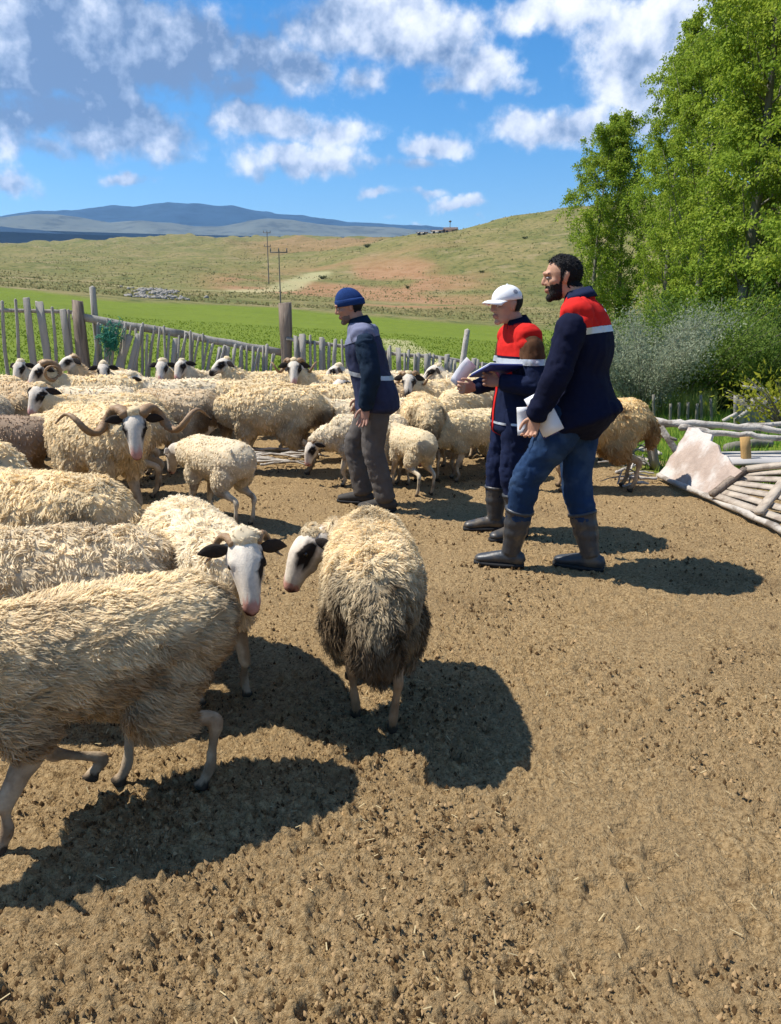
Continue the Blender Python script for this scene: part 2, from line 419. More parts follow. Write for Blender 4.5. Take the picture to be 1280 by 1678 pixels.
    hill = t.ramp(h1, [(.3, (.115, .125, .038)), (.5, (.170, .155, .055)), (.68, (.225, .180, .080))])
    hill = t.mix(t.smooth(h2, .48, .66), hill, (.065, .080, .025))
    hill = t.mix(t.math('MULTIPLY', t.smooth(t.noise(pos, .12, 5, .7), .52, .7), .55), hill, (.30, .225, .13))
    rd = t.ramp(t.noise(pos, .25, 6, .7), [(.35, (.250, .125, .060)), (.6, (.330, .190, .105))])
    c = t.mix(t.math('MULTIPLY', s.outputs[1], .85), hill, rd)
    f1 = t.noise(pos, .35, 6, .7)
    stretched = t.noise(t.vmath('MULTIPLY', pos, (.5, 2.5, 1)), .8, 5, .7)
    fld = t.mix(stretched, t.ramp(f1, [(.3, (.075, .120, .010)), (.6, (.115, .165, .014))]), (.150, .185, .026))
    c = t.mix(s.outputs[0], c, fld)
    c = t.mix(a.outputs['Alpha'], c, (.36, .33, .17))
    # yard earth: dry dung and dust
    e1 = t.noise(pos, 2.1, 5, .6); e2 = t.noise(pos, 60, 6, .75); e3 = t.noise(pos, 11, 5, .65)
    ea = t.ramp(e2, [(.31, (.072, .041, .016)), (.43, (.310, .203, .094)), (.57, (.50, .350, .178)), (.74, (.62, .455, .255))])
    ea = t.mix(t.math('MULTIPLY', t.smooth(e1, .42, .62), .5), ea, (.37, .255, .130))
    ea = t.mix(t.math('MULTIPLY', t.smooth(e3, .58, .74), .65), ea, (.105, .062, .030))
    ea = t.mix(t.math('MULTIPLY', t.smooth(t.noise(pos, 95, 3, .6), .60, .68), .75), ea, (.060, .035, .016))
    ea = t.mix(t.math('MULTIPLY', t.smooth(t.noise(pos, .75, 5, .65), .52, .68), .45), ea, (.155, .100, .050))
    c = t.mix(s.outputs[2], c, ea)
    t.put(b.inputs['Base Color'], c)
    bp = t.add('ShaderNodeBump'); bp.inputs['Distance'].default_value = .030
    t.put(bp.inputs['Strength'], t.math('MULTIPLY', s.outputs[2], .9))
    t.put(bp.inputs['Height'], t.math('ADD', t.noise(pos, 110, 5, .7), t.math('MULTIPLY', t.noise(pos, 40, 4, .6), 1.2)))
    bp2 = t.add('ShaderNodeBump'); bp2.inputs['Distance'].default_value = .5; bp2.inputs['Strength'].default_value = .5
    t.put(bp2.inputs['Height'], t.math('MULTIPLY', t.noise(pos, .9, 5, .7), t.math('SUBTRACT', 1.0, s.outputs[2])))
    t.put(bp2.inputs['Normal'], bp.outputs[0]); t.put(b.inputs['Normal'], bp2.outputs[0])
    t.put(out.inputs['Surface'], b.outputs[0])
    o = obj('ground', me, None, m_); tag(o, 'trodden brown earth yard running out into green field and dry hills', 'ground', kind='structure')
build_ground()

# ------------------------------------------------------------------ far mountains (solid ridges in the haze)
def ridge(name, label, dist, depth, pts, base_v, colr, seed, rugged=1.0):
    c = curve(pts); azs = np.array([azel(u, v)[0] for u, v in pts]); a0, a1 = azs.min(), azs.max()
    az = np.linspace(a0, a1, 180); s = np.linspace(0, 1, 40)
    S, A = np.meshgrid(s, az, indexing='ij')
    R = dist + (S - .5) * depth
    prof = np.where(S < .5, sstep(S, 0, .5) * .7 + S * 2 * .3, 1 - sstep(S, .5, 1.0))
    top = CAM_H + dist * c(A); low = CAM_H + dist * np.tan(azel(640, base_v)[1])
    X, Y = R * np.sin(A), R * np.cos(A)
    p = np.stack([X, Y, 0 * X], -1) / dist
    wob = (fbm(p * 26, 5, seed, .55) - .5) * .34 * rugged * np.sin(np.pi * S) * np.where(S > .42, np.clip(1 - (S - .42) * 9, 0, 1), 1)
    edge = np.clip(np.minimum((A - a0), (a1 - A)) / (.06 * (a1 - a0)), 0, 1)
    H = low + (top - low) * np.clip(prof + wob, 0, 1) * sstep(edge, 0, 1) - 15 * (1 - edge)
    n = len(az); m = len(s); i = np.arange(m - 1)[:, None] * n; j = np.arange(n - 1)[None]
    q = np.stack([i + j, i + j + 1, i + n + j + 1, i + n + j], -1).reshape(-1, 4)[:, ::-1]
    me = new_mesh(name, np.stack([X, Y, H], -1).reshape(-1, 3), q)
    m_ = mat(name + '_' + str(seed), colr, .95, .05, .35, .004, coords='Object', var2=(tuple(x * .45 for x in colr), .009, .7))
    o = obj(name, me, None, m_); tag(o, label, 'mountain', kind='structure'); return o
ridge('mountain', 'long forested mountain ridge coloured haze blue on the skyline', 7600, 2600, [(-420,372),(-200,360),(-60,357),(0,355),(60,348),(100,347),(150,340),(185,336),(220,339),(255,334),(290,333),(330,336),(380,338),(420,346),(460,351),(500,352),(540,361),(580,365),(640,369),(700,371),(800,385),(900,395)], 408, (.022, .050, .085), 5)  # base colour made bluer to carry part of the haze
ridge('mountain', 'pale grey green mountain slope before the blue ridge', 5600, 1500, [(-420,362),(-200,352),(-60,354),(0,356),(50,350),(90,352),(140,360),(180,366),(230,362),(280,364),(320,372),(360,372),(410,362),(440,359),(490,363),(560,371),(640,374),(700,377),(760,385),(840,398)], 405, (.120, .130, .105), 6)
ridge('mountain', 'wooded spur coloured dark as in cloud shadow at the left edge of the skyline', 4000, 900, [(-520,370),(-250,372),(-100,369),(0,372),(60,377),(120,387),(180,396),(230,402)], 406, (.016, .036, .065), 7)  # darker base colour stands in for a cloud shadow
# ------------------------------------------------------------------ plants, fences, poles and houses around the yard
M_WOODG = mat('weathered_wood', (.36, .335, .295), .9, .1, .35, 6, .6, 40, stretch=(6, 6, .7), var2=((.12, .105, .09), 3, .6))
M_WOODB = mat('brown_wood', (.27, .215, .17), .9, .1, .45, 9, .9, 40, stretch=(6, 6, .5), var2=((.10, .075, .06), 4, .75))
M_POLE = mat('stripped_branch', (.46, .42, .37), .9, .1, .35, 14, .9, 50, var2=((.15, .12, .095), 7, .85))
M_BARK = mat('poplar_bark', (.20, .185, .15), .95, .1, .4, 9, .7, 30, stretch=(3, 3, .6))
M_PLY = mat('flaking_board', (.38, .30, .25), .9, .1, .35, 9, .8, 40, var2=((.56, .52, .48), 3.2, .85))
def leafmat(name, c, tr=.45, var=.25): return mat(name, attr=True, rough=.75, spec=.15, var=.08, nscale=3, trans=tr)
M_LEAF = leafmat('leaves', None)

def leaves(P, D, L, W, rng, droop=.3):
    """diamond leaves on twig points: 4 verts, 2 tris each, slightly folded"""
    n = len(P); S = nrm(np.cross(D, rng.normal(0, 1, (n, 3)))); U = np.cross(D, S)
    L, W = L[:, None], W[:, None]
    V = np.stack([P, P + D * L * .45 + S * W * .5 + U * W * .12, P + D * L, P + D * L * .45 - S * W * .5 + U * W * .12], 1).reshape(-1, 3)
    b = (np.arange(n) * 4)[:, None, None]
    return V, (np.array([[0, 1, 2], [0, 2, 3]])[None] + b).reshape(-1, 3)

def poplar_mesh(H, rad, nleaf, seed, base_h=.12, lean=(0, 0), cols=((.165, .255, .028), (.285, .385, .042), (.41, .475, .068)), leaf=.070, limbs=46, steep=1.9, hang=.5):
    rng = np.random.default_rng(seed)
    zt = np.linspace(0, 1, 9); tp = np.stack([lean[0] * zt ** 1.5 + .10 * np.sin(zt * 5 + seed), lean[1] * zt ** 1.5 + .10 * np.cos(zt * 4 + seed), zt * H], -1)
    wood = [tube(tp, [max(.020 * H * (1 - t) ** 1.1 * .7, .012) for t in zt], n=8, sub=2)]
    LP, LD, LC = [], [], []
    for k in range(limbs):
        t = base_h + (1 - base_h) * (k + rng.random()) / limbs; p0 = np.array([np.interp(t, zt, tp[:, i]) for i in range(3)])
        az = k * 2.4 + rng.normal(0, .4); prof = (math.sin(math.pi * min(1, (t - base_h) / (1 - base_h) * .80 + .16))) ** .8
        R = rad * prof * (.6 + .55 * rng.random()); out = np.array([math.cos(az), math.sin(az), 0])
        m = 6; tt = np.linspace(0, 1, m); lp = p0 + out * (tt ** .75 * R)[:, None] + np.array([0, 0, 1]) * (tt ** 1.2 * R * steep * (.6 + .5 * rng.random()))[:, None]
        lp[:, 2] = np.minimum(lp[:, 2], H * 1.02)
        wood.append(tube(lp, [max(.004, .028 * (1 - t) * (1 - x) * H / 9 + .004) for x in tt], n=5, sub=1))
        nt = 11
        for q in range(nt):
            x = .22 + .78 * rng.random(); b0 = np.array([np.interp(x, tt, lp[:, i]) for i in range(3)])
            d = nrm(out * .35 + rng.normal(0, .55, 3) + np.array([0, 0, .45])); L = R * (.28 + .45 * rng.random()) + .18
            s5 = np.linspace(0, 1, 5); tw = b0 + d * (s5 * L)[:, None] - np.array([0, 0, 1]) * (s5 ** 2 * L * hang)[:, None] + np.array([.22, 0, 0]) * (s5 ** 2 * L)[:, None]
            if q % 2 == 0: wood.append(tube(tw, [.005, .004, .003, .0025, .002], n=3, sub=1))
            nl = max(3, int(nleaf / (limbs * nt))); x = rng.random(nl) ** .8
            pp = np.stack([np.interp(x, s5, tw[:, i]) for i in range(3)], -1) + rng.normal(0, .055, (nl, 3))
            LP.append(pp); LD.append(nrm(rng.normal(0, .7, (nl, 3)) + np.array([.25, 0, -.55]))); LC.append(np.full(nl, rng.random()))
    P, D, Cn = np.concatenate(LP), np.concatenate(LD), np.concatenate(LC); n = len(P)
    V, T = leaves(P, D, leaf * (.6 + .8 * rng.random(n)), leaf * .62 * (.6 + .8 * rng.random(n)), rng)
    c = np.array(cols); x = np.clip(Cn * .55 + rng.random(n) * .45, 0, .999) * 2; i = x.astype(int); fr = (x - i)[:, None]; cc = c[i] * (1 - fr) + c[np.minimum(i + 1, 2)] * fr
    WV, WF = join(wood)
    return new_mesh('trunk', WV, WF, mats=[M_BARK]), new_mesh('crown', V, T, col=np.repeat(cc, 4, 0), smooth=False, mats=[M_LEAF])
def plant(name, meshes, loc, rz, sc, label, cat, group=None, names=('trunk', 'crown')):
    r = empty(name, loc, rz); r.scale = sc if isinstance(sc, tuple) else (sc, sc, sc); tag(r, label, cat, group)
    for n_, me in zip(names, meshes):
        o = bpy.data.objects.new(n_, me); COL.objects.link(o); o.parent = r
    return r
def gz(x, y): return float(terrain_z(np.array([x]), np.array([y]))[0])

def build_trees():
    A = poplar_mesh(10.5, 1.15, 58000, 3, base_h=.05); B = poplar_mesh(12.0, 1.3, 64000, 5, base_h=.04, lean=(.5, 0)); Cc = poplar_mesh(8.2, 1.1, 40000, 8, lean=(.35, 0), base_h=.06, hang=.7)
    G = 'trees of the poplar belt'
    spots = [  # u, distance, mesh, scale, turn, label
      (968, 24, Cc, .86, 0.0, 'slender poplar at the far end of the belt, leaning against open sky'), (1010, 24.5, Cc, .91, 2.1, 'poplar with the rounded top second from the far end of the belt'),
      (1090, 20, A, .72, .6, 'shorter poplar just behind the grey bush'), (1150, 17.5, B, .78, 1.4, 'tall poplar rising above the grey bush'), (1110, 22, A, .86, 2.9, 'thin topped poplar in the gap between the two groups'),
      (1215, 15.2, A, .98, 3.4, 'broad poplar behind the broken rail fence'), (1290, 15.5, B, 1.12, .3, 'tallest poplar cut by the edge of the picture'), (1235, 19.5, B, 1.12, 4.4, 'poplar whose crown leaves the top of the picture'),
      (1330, 13.0, A, .95, 1.9, 'near poplar with bare grey trunk at the edge of the picture'), (1185, 24, A, 1.15, 5.0, 'poplar deep in the belt behind the others'), (1420, 14, A, 1.05, .9, 'poplar just outside the view at the end of the belt'), (1320, 20, B, 1.2, 2.0, 'back row poplar at the edge of the picture')]
    for u, y, m, s, rz, lab in spots:
        p = aty(u, 505, y); plant('poplar_tree', m, (p.x, p.y, gz(p.x, p.y) - .05), rz, s, lab, 'tree', G)
    # the pale grey-green bush before the belt, and low scrub at its foot
    def bush(H, R, n, seed, cols, leaf=.05):
        rng = np.random.default_rng(seed); wood, LP, LD, LC = [], [], [], []
        for k in range(60):
            az = rng.random() * 6.28; tl = rng.random() ** .6; d = nrm(np.array([math.cos(az) * tl * R / H, math.sin(az) * tl * R / H, 1 - .45 * tl])); L = H * (.65 + .4 * rng.random())
            s5 = np.linspace(0, 1, 5); st = d * (s5 * L)[:, None] + np.array([math.cos(az), math.sin(az), -.4]) * (s5 ** 2.4 * L * .28)[:, None] + np.array([math.cos(az), math.sin(az), 0]) * .10
            wood.append(tube(st, [.012, .009, .006, .004, .002], n=4, sub=1)); nl = n // 60; x = .15 + .85 * rng.random(nl) ** .8
            LP.append(np.stack([np.interp(x, s5, st[:, i]) for i in range(3)], -1) + rng.normal(0, .10, (nl, 3))); LD.append(nrm(rng.normal(0, .6, (nl, 3)) + d * .6)); LC.append(np.full(nl, rng.random()))
        P, D, Cn = np.concatenate(LP), np.concatenate(LD), np.concatenate(LC); m = len(P)
        V, T = leaves(P, D, leaf * (.6 + .8 * rng.random(m)), leaf * .42 * (.6 + .8 * rng.random(m)), rng); c = np.array(cols); x = np.clip(Cn * .5 + .5 * rng.random(m), 0, .999)[:, None]
        WV, WF = join(wood); return new_mesh('stems', WV, WF, mats=[M_BARK]), new_mesh('foliage', V, T, col=np.repeat(c[0] * (1 - x) + c[1] * x, 4, 0), smooth=False, mats=[M_LEAF])
    gb = bush(1.9, .62, 24000, 1, ((.20, .24, .15), (.38, .41, .29))); p = aty(1052, 690, 11.2); plant('grey_bush', gb, (p.x, p.y, gz(p.x, p.y)), 0, (.85, .85, .88), 'pale grey-green bush between the bearded man and the poplars', 'bush', names=('stems', 'foliage'))
    p = aty(1005, 690, 12.6); plant('grey_bush', gb, (p.x, p.y, gz(p.x, p.y)), 2, (.7, .7, .80), 'low grey-green bush behind the bearded man', 'bush', names=('stems', 'foliage'))
    sb = bush(1.9, .9, 20000, 2, ((.10, .175, .030), (.20, .275, .05)))
    for k, (u, y, s, lab) in enumerate([(1120, 12.6, 1.1, 'leafy green scrub right of the grey bush'), (1175, 13.2, 1.25, 'leafy green scrub under the tall poplar'), (1225, 12.4, .85, 'leafy green scrub beside the old stake gate'), (1290, 12.8, 1.1, 'leafy green scrub at the picture edge under the poplars'), (950, 15.5, .9, 'leafy green scrub behind the bearded man under the far poplars')]):
        p = aty(u, 690, y); plant('scrub', sb, (p.x, p.y, gz(p.x, p.y)), k * 1.7, s, lab, 'bush', 'green scrub under the poplars', names=('stems', 'foliage'))
    yb = bush(.55, .45, 1600, 4, ((.20, .24, .02), (.38, .36, .03)), .055); p = aty(1292, 690, 7.6); plant('yellow_shrub', yb, (p.x, p.y, .42), 0, 1.0, 'yellow-green sprig at the edge of the picture above the rail fence', 'shrub', names=('stems', 'foliage'))
    # a shrub clump on the right hill and dark shrubs seen small on the slopes
    hb = bush(1.6, 1.1, 500, 9, ((.03, .05, .015), (.06, .08, .025)), .3)
    for k, (u, v, R, s) in enumerate([(602, 410, 262, .9), (528, 428, 190, .7), (668, 452, 165, .45), (790, 430, 190, .5), (860, 400, 230, .6), (60, 455, 150, .5), (905, 425, 190, .5)]):
        d = ray(u, v); az = math.atan2(d.x, d.y); x, y = R * math.sin(az), R * math.cos(az)
        plant('hill_shrub', hb, (x, y, gz(x, y) - .1), k, s, ['dark shrub standing alone on the ridge line left of the farm', 'shrub above the red bare soil beside the power poles', 'small shrub on the slope above the man in the cap', 'small shrub on the slope between the man in the cap and the ridge', 'small shrub high on the slope beside the poplars', 'small shrub on the slope above the wide plank fence', 'small shrub on the slope left of the far poplars'][k], 'shrub', 'shrubs dotted on the hillside', names=('stems', 'foliage'))
build_trees()

# ------------------------------------------------------------------ grass
def build_grass():
    rng = np.random.default_rng(11)
    def blades(X, Y, h, w, c0, c1, lean=.35):
        n = len(X); Z = terrain_z(X, Y); a = rng.random(n) * 6.28; l = rng.normal(0, lean, n)
        P = np.stack([X, Y, Z - .01], -1); S = np.stack([np.cos(a), np.sin(a), 0 * a], -1) * (w * .5)[:, None]; tip = P + np.stack([np.sin(a) * l * h, -np.cos(a) * l * h, h], -1)
        V = np.stack([P - S, P + S, tip], 1).reshape(-1, 3); T = np.arange(3 * n).reshape(-1, 3); x = rng.random((n, 1)); c = np.array(c0) * (1 - x) + np.array(c1) * x
        return V, T, np.repeat(c, 3, 0)
    out = []
    # tall rough grass just beyond the fence
    n = 45000; y = 10.9 + 9 * rng.random(n) ** 1.6; x = (rng.random(n) * 1.5 - .82) * y * .62
    ok = yard_dist(x, y) < -.10; x, y = x[ok], y[ok]; out.append(blades(x, y, .15 + .34 * rng.random(len(x)) * np.clip(1.3 - (y - 11) * .09, .3, 1), .010 + .012 * rng.random(len(x)), (.20, .30, .05), (.42, .46, .16)))
    n = 45000; y = 14 + 40 * rng.random(n); x = (rng.random(n) - .5) * 1.35 * y; out.append(blades(x, y, .04 + .06 * rng.random(n), .05 + .06 * rng.random(n), (.105, .165, .012), (.155, .215, .022), .9))
    n = 22000; y = 4.5 + 7 * rng.random(n); x = 2.2 + 6 * rng.random(n); ok = yard_dist(x, y) < -.05 + .2 * rng.random(n); x, y = x[ok], y[ok]; out.append(blades(x, y, .05 + .13 * rng.random(len(x)), .007 + .008 * rng.random(len(x)), (.13, .26, .03), (.27, .40, .07), .5))
    V, T, C = [], [], []; o = 0
    for v, t, c in out: V.append(v); T.append(t + o); C.append(c); o += len(v)
    g = obj('grass', new_mesh('grass', np.concatenate(V), np.concatenate(T), col=np.concatenate(C), smooth=False), None, M_LEAF); tag(g, 'rough green grass beyond the fences', 'grass', kind='stuff')
    # dry tussocks on the hills
    n = 42000; R = np.exp(rng.uniform(math.log(82), math.log(620), n)); az = rng.uniform(-.62, .62, n); x, y = R * np.sin(az), R * np.cos(az); z = terrain_z(x, y); s = (.08 + .20 * rng.random(n) ** 2) * (.6 + R / 400)
    dens = fbm(np.stack([x, y, 0 * x], -1) / 16, 3, 77); ok = dens > .42; x, y, z, s = x[ok], y[ok], z[ok], s[ok]; n = len(x)
    a = rng.random(n) * 6.28; V = []
    ring = [np.stack([x + s * np.cos(a + k * 2.094), y + s * np.sin(a + k * 2.094), z - .03], -1) for k in range(3)]; top = np.stack([x + s * .2, y, z + s * (.7 + .6 * rng.random(n))], -1)
    V = np.stack(ring + [top], 1).reshape(-1, 3); b = (np.arange(n) * 4)[:, None, None]; T = (np.array([[0, 1, 3], [1, 2, 3], [2, 0, 3]])[None] + b).reshape(-1, 3)
    q = rng.random((n, 1)); c = np.array((.085, .10, .032)) * (1 - q) + np.array((.22, .19, .08)) * q
    t = obj('tussock_grass', new_mesh('tussock_grass', V, T, col=np.repeat(c, 4, 0), smooth=False), None, M_LEAF); tag(t, 'dry tussocks covering the far hillsides', 'grass', kind='stuff')
    # pale stones in a scree patch on the lower slope
    rs = []
    for k in range(150):
        u_, v_ = rng.normal(252, 24), 0; R = rng.uniform(84, 118); d = ray(u_, 470); az = math.atan2(d.x, d.y); x, y = R * math.sin(az), R * math.cos(az)
        V, F = ball((0, 0, 0), (rng.uniform(.15, .5), rng.uniform(.15, .5), rng.uniform(.08, .26)), 6, 5); V = V * (1 + .35 * (rng.random((len(V), 1)) - .5)); rs.append((V + [x, y, gz(x, y) + .05], F))
    V, F = join(rs); o = obj('rubble', new_mesh('rubble', V, F, smooth=False), None, mat('pale_stone', (.27, .25, .22), .95, .1, .3, 1.5)); tag(o, 'patch of pale stones on the slope beyond the green field', 'stones', kind='stuff')
    # crumbs, dung and straw on the trodden earth
    n = 36000; R = 1.15 * (8.0 / 1.15) ** rng.random(n); az = rng.uniform(-.62, .62, n); x, y = R * np.sin(az), R * np.cos(az); clus = fbm(np.stack([x * 1.7, y * 1.7, 0 * x], -1), 3, 15); ok = (clus > .42) & (yard_dist(x, y) > .1); x, y = x[ok], y[ok]; n = len(x)
    s = (.0020 + .0070 * rng.random(n) ** 4) * (.7 + R[ok] * .12); a = rng.random(n) * 6.28
    ring = [np.stack([x + s * np.cos(a + k * 1.571) * rng.uniform(.6, 1.5, n), y + s * np.sin(a + k * 1.571) * rng.uniform(.6, 1.5, n), rng.uniform(-.004, .003, n)], -1) for k in range(4)]
    V = np.stack(ring + [np.stack([x + s * rng.normal(0, .3, n), y + s * rng.normal(0, .3, n), s * rng.uniform(.6, 1.5, n) + .004], -1)], 1); b = (np.arange(n) * 5)[:, None, None]; T = (np.array([[0, 1, 4], [1, 2, 4], [2, 3, 4], [3, 0, 4]])[None] + b).reshape(-1, 3)
    q = rng.random((n, 1)); c = np.where(q < .50, np.array((.065, .038, .017)), np.array((.26, .175, .090))) * (.6 + .8 * rng.random((n, 1)))
    o = obj('dung_crumbs', new_mesh('dung_crumbs', V.reshape(-1, 3), T, col=np.repeat(c, 5, 0), smooth=False), None, mat('crumbs', attr=True, rough=.95, spec=.05)); tag(o, 'dry dung crumbs and clods scattered over the yard', 'dung', kind='stuff')
    n = 260; R = 1.2 * 7 ** rng.random(n); az = rng.uniform(-.6, .6, n); x, y = R * np.sin(az), R * np.cos(az); a = rng.random(n) * 6.28; L = .008 + .022 * rng.random(n); D = np.stack([np.cos(a), np.sin(a), rng.normal(0, .2, n)], -1) * L[:, None]; S = np.stack([-np.sin(a), np.cos(a), 0 * a], -1) * .0016; P = np.stack([x, y, np.full(n, .014)], -1)
    V = np.stack([P - S, P + S, P + D + S, P + D - S], 1).reshape(-1, 3); b = (np.arange(n) * 4)[:, None, None]; T = (np.array([[0, 1, 2], [0, 2, 3]])[None] + b).reshape(-1, 3)
    o = obj('straw', new_mesh('straw', V, T, smooth=False), None, mat('straw', (.42, .33, .18), .8, .2, .2, 9)); tag(o, 'bits of pale straw scattered over the yard', 'straw', kind='stuff')
build_grass()

# ------------------------------------------------------------------ the picket fence
def stake_mesh(seed, w=.05, t=.025, H=1.0, round_=False, point=True):
    rng = np.random.default_rng(seed); n = 6
    z = np.linspace(0, 1, n); off = np.cumsum(rng.normal(0, .006, (n, 2)), 0)
    if round_: return tube(np.stack([off[:, 0] * 2.0, off[:, 1] * 2.0, z * H], -1), [w * .5 * (1 - .25 * x) for x in z], n=7, sub=1)
    V = []
    for k in range(n):
        ww = w * (.5 + rng.normal(0, .03)); 
        for sx, sy in ((-1, -1), (1, -1), (1, 1), (-1, 1)): V.append((sx * ww + off[k, 0], sy * t * .5, z[k] * H + (rng.normal(0, .012) if k == n - 1 else 0)))
    V = np.array(V); q = []
    for k in range(n - 1):
        for j in range(4): q.append([k * 4 + j, k * 4 + (j + 1) % 4, k * 4 + 4 + (j + 1) % 4, k * 4 + 4 + j])
    q += [[3, 2, 1, 0], [n * 4 - 4, n * 4 - 3, n * 4 - 2, n * 4 - 1]]; q = np.array(q)
    return V, np.concatenate([q[:, [0, 1, 2]], q[:, [0, 2, 3]]])
def fence_section(label, u0, u1, y, specs, rails, posts, group='sections of the stake fence behind the flock'):
    r = empty('stake_fence', aty((u0 + u1) / 2, 690, y) * 1.0); r.location.z = 0; tag(r, label, 'fence', group); L = r.location
    def put(name, me, p, lean=0.0, sc=(1, 1, 1), rz=0.0):
        o = bpy.data.objects.new(name, me); COL.objects.link(o); o.parent = r; o.location = (p[0] - L.x, p[1] - L.y, p[2] if len(p) > 2 else 0); o.rotation_euler = (0, lean, rz); o.scale = sc; return o
    for (u, vt, wpx, lean, kind, dy) in specs:
        p = aty(u, vt, y + dy); w = wpx / FPX * y / math.cos(PITCH); put('stake', STK[kind][int(abs(u)) % 4], (p.x - math.tan(lean) * 0, p.y, -.03), lean, (w / .05, 1 + .4 * (w > .12), (p.z + .03) / math.cos(lean)))
        # a leaning stake pivots at its foot: shift the foot so that the head stays where the photo has it
        r.children[-1].location.x -= math.sin(lean) * (p.z)
    for (ua, va, ub, vb, th, dy) in rails:
        a, b = aty(ua, va, y + dy), aty(ub, vb, y + dy); d = b - a; n = 7; t = np.linspace(0, 1, n); rg = np.random.default_rng(int(abs(ua)) + 3); P = np.array([list(a + d * x) for x in t]) + rg.normal(0, .008, (n, 3)); P[:, 0] -= L.x; P[:, 1] -= L.y
        V, F = tube(P, [(th * .4, th)] * n, side=(0, 1, 0), n=6, sub=1, round_cap=.02); obj('rail', new_mesh('rail', V, F, smooth=False), r, M_WOODG)
    for (u, vt, wpx, kind, dy, mt) in posts:
        p = aty(u, vt, y + dy); w = wpx / FPX * y; V, F = stake_mesh(int(abs(u)) + 5, w, w * .5, p.z + .05, kind == 'round'); V = V + [p.x - L.x, p.y - L.y, -.05]; obj('post', new_mesh('post', V, F, smooth=kind == 'round'), r, mt)
    return r
def build_fence():
    global STK
    STK = {'flat': [], 'stick': [], 'brown': []}
    for k in range(4):
        V, F = stake_mesh(k, .05, .022); STK['flat'].append(new_mesh('stake', V, F, smooth=False, mats=[M_WOODG])); V, F = stake_mesh(k + 20, .05, .05, 1.0, True); STK['stick'].append(new_mesh('stake', V, F, mats=[M_WOODG])); V, F = stake_mesh(k + 40, .05, .022); STK['brown'].append(new_mesh('stake', V, F, smooth=False, mats=[M_WOODB]))
    rng = random.Random(4)
    s = [(-70, 500, 9, 0, 'stick', 0), (-45, 492, 11, 0, 'flat', 0), (-20, 498, 8, .03, 'stick', 0), (5, 494, 7, .05, 'stick', 0), (23, 491, 6, .04, 'stick', 0), (41, 487, 10, 0, 'flat', 0), (64, 496, 12, -.02, 'flat', 0), (83, 504, 6, 0, 'stick', 0), (101, 506, 10, -.03, 'flat', 0), (113, 508, 5, 0, 'stick', 0)]
    fence_section('tall weathered stake fence with wide planks at the left edge of the flock', -90, 120, 10.75, s, [(-100, 504, 122, 511, .030, .04)], [(126, 494, 17, 'flat', -.05, M_WOODB), (148, 471, 13, 'round', .10, M_WOODG)])
    s = []
    u = 160
    while u < 452:
        t = (u - 122) / 343; rail = 515 + t * 60; wd = rng.choice([4.5, 5, 5.5, 6, 6.5]); kind = 'stick'
        if rng.random() < .07: wd, kind = rng.uniform(8, 11), 'flat'
        s.append((u, rail + rng.uniform(-6, 14), wd, rng.uniform(.02, .28), kind, rng.uniform(-.05, .0)) if kind == 'stick' else (u, rail + rng.uniform(8, 22), wd, rng.uniform(-.05, .25), kind, -.04)); u += rng.uniform(5, 9)
    s += [(205, 548, 10, .4, 'flat', -.06), (222, 547, 9, .3, 'flat', -.07)]
    fence_section('leaning stick fence under a sloping grey rail behind the flock', 130, 455, 10.7, s, [(122, 517, 300, 548, .060, .03), (296, 547, 462, 577, .055, .04)], [(466, 498, 18, 'flat', .0, M_WOODB)])
    s = []; u = 484
    while u < 800:
        t = (u - 480) / 295; s.append((u, 549 + t * 40 + rng.uniform(-4, 6), rng.choice([5, 5.5, 6, 7, 8]), rng.uniform(-.04, .06), 'stick' if rng.random() < .7 else 'flat', 0)); u += rng.uniform(6.5, 10.5)
    fence_section('low upright picket fence behind the stooping man', 480, 800, 10.6, s, [(470, 556, 640, 577, .028, .05), (630, 576, 800, 598, .028, .05), (478, 620, 800, 650, .02, .05)], [(497, 548, 9, 'flat', .0, M_WOODG)])
    # leaning pole against the fence
    a, b = aty(735, 640, 10.2), aty(766, 541, 10.35); a.z = 0; V, F = tube([list(a), list(a * .5 + b * .5 + Vector((.03, 0, 0))), list(b)], [.050, .042, .036], n=8); o = obj('leaning_pole', new_mesh('leaning_pole', V, F), None, M_POLE); tag(o, 'pale wooden pole leaning on the picket fence left of the man in the cap', 'pole')
    # green netting caught on the fence
    rg = np.random.default_rng(3); c = aty(180, 556, 10.55); parts = []
    for k in range(110):
        p = np.array(c) + rg.normal(0, 1, 3) * [.055, .03, .070]; P = [p]
        for q in range(6): P.append(P[-1] + rg.normal(0, .030, 3) * [1, .5, 1.1])
        parts.append(tube(P, [.0045] * 7, n=4, sub=2))
    V, F = join(parts); o = obj('netting', new_mesh('netting', V, F), None, mat('green_net', (.02, .18, .115), .6, .3, .4, 12)); tag(o, 'tangled green netting hanging on the fence rail', 'netting')
build_fence()

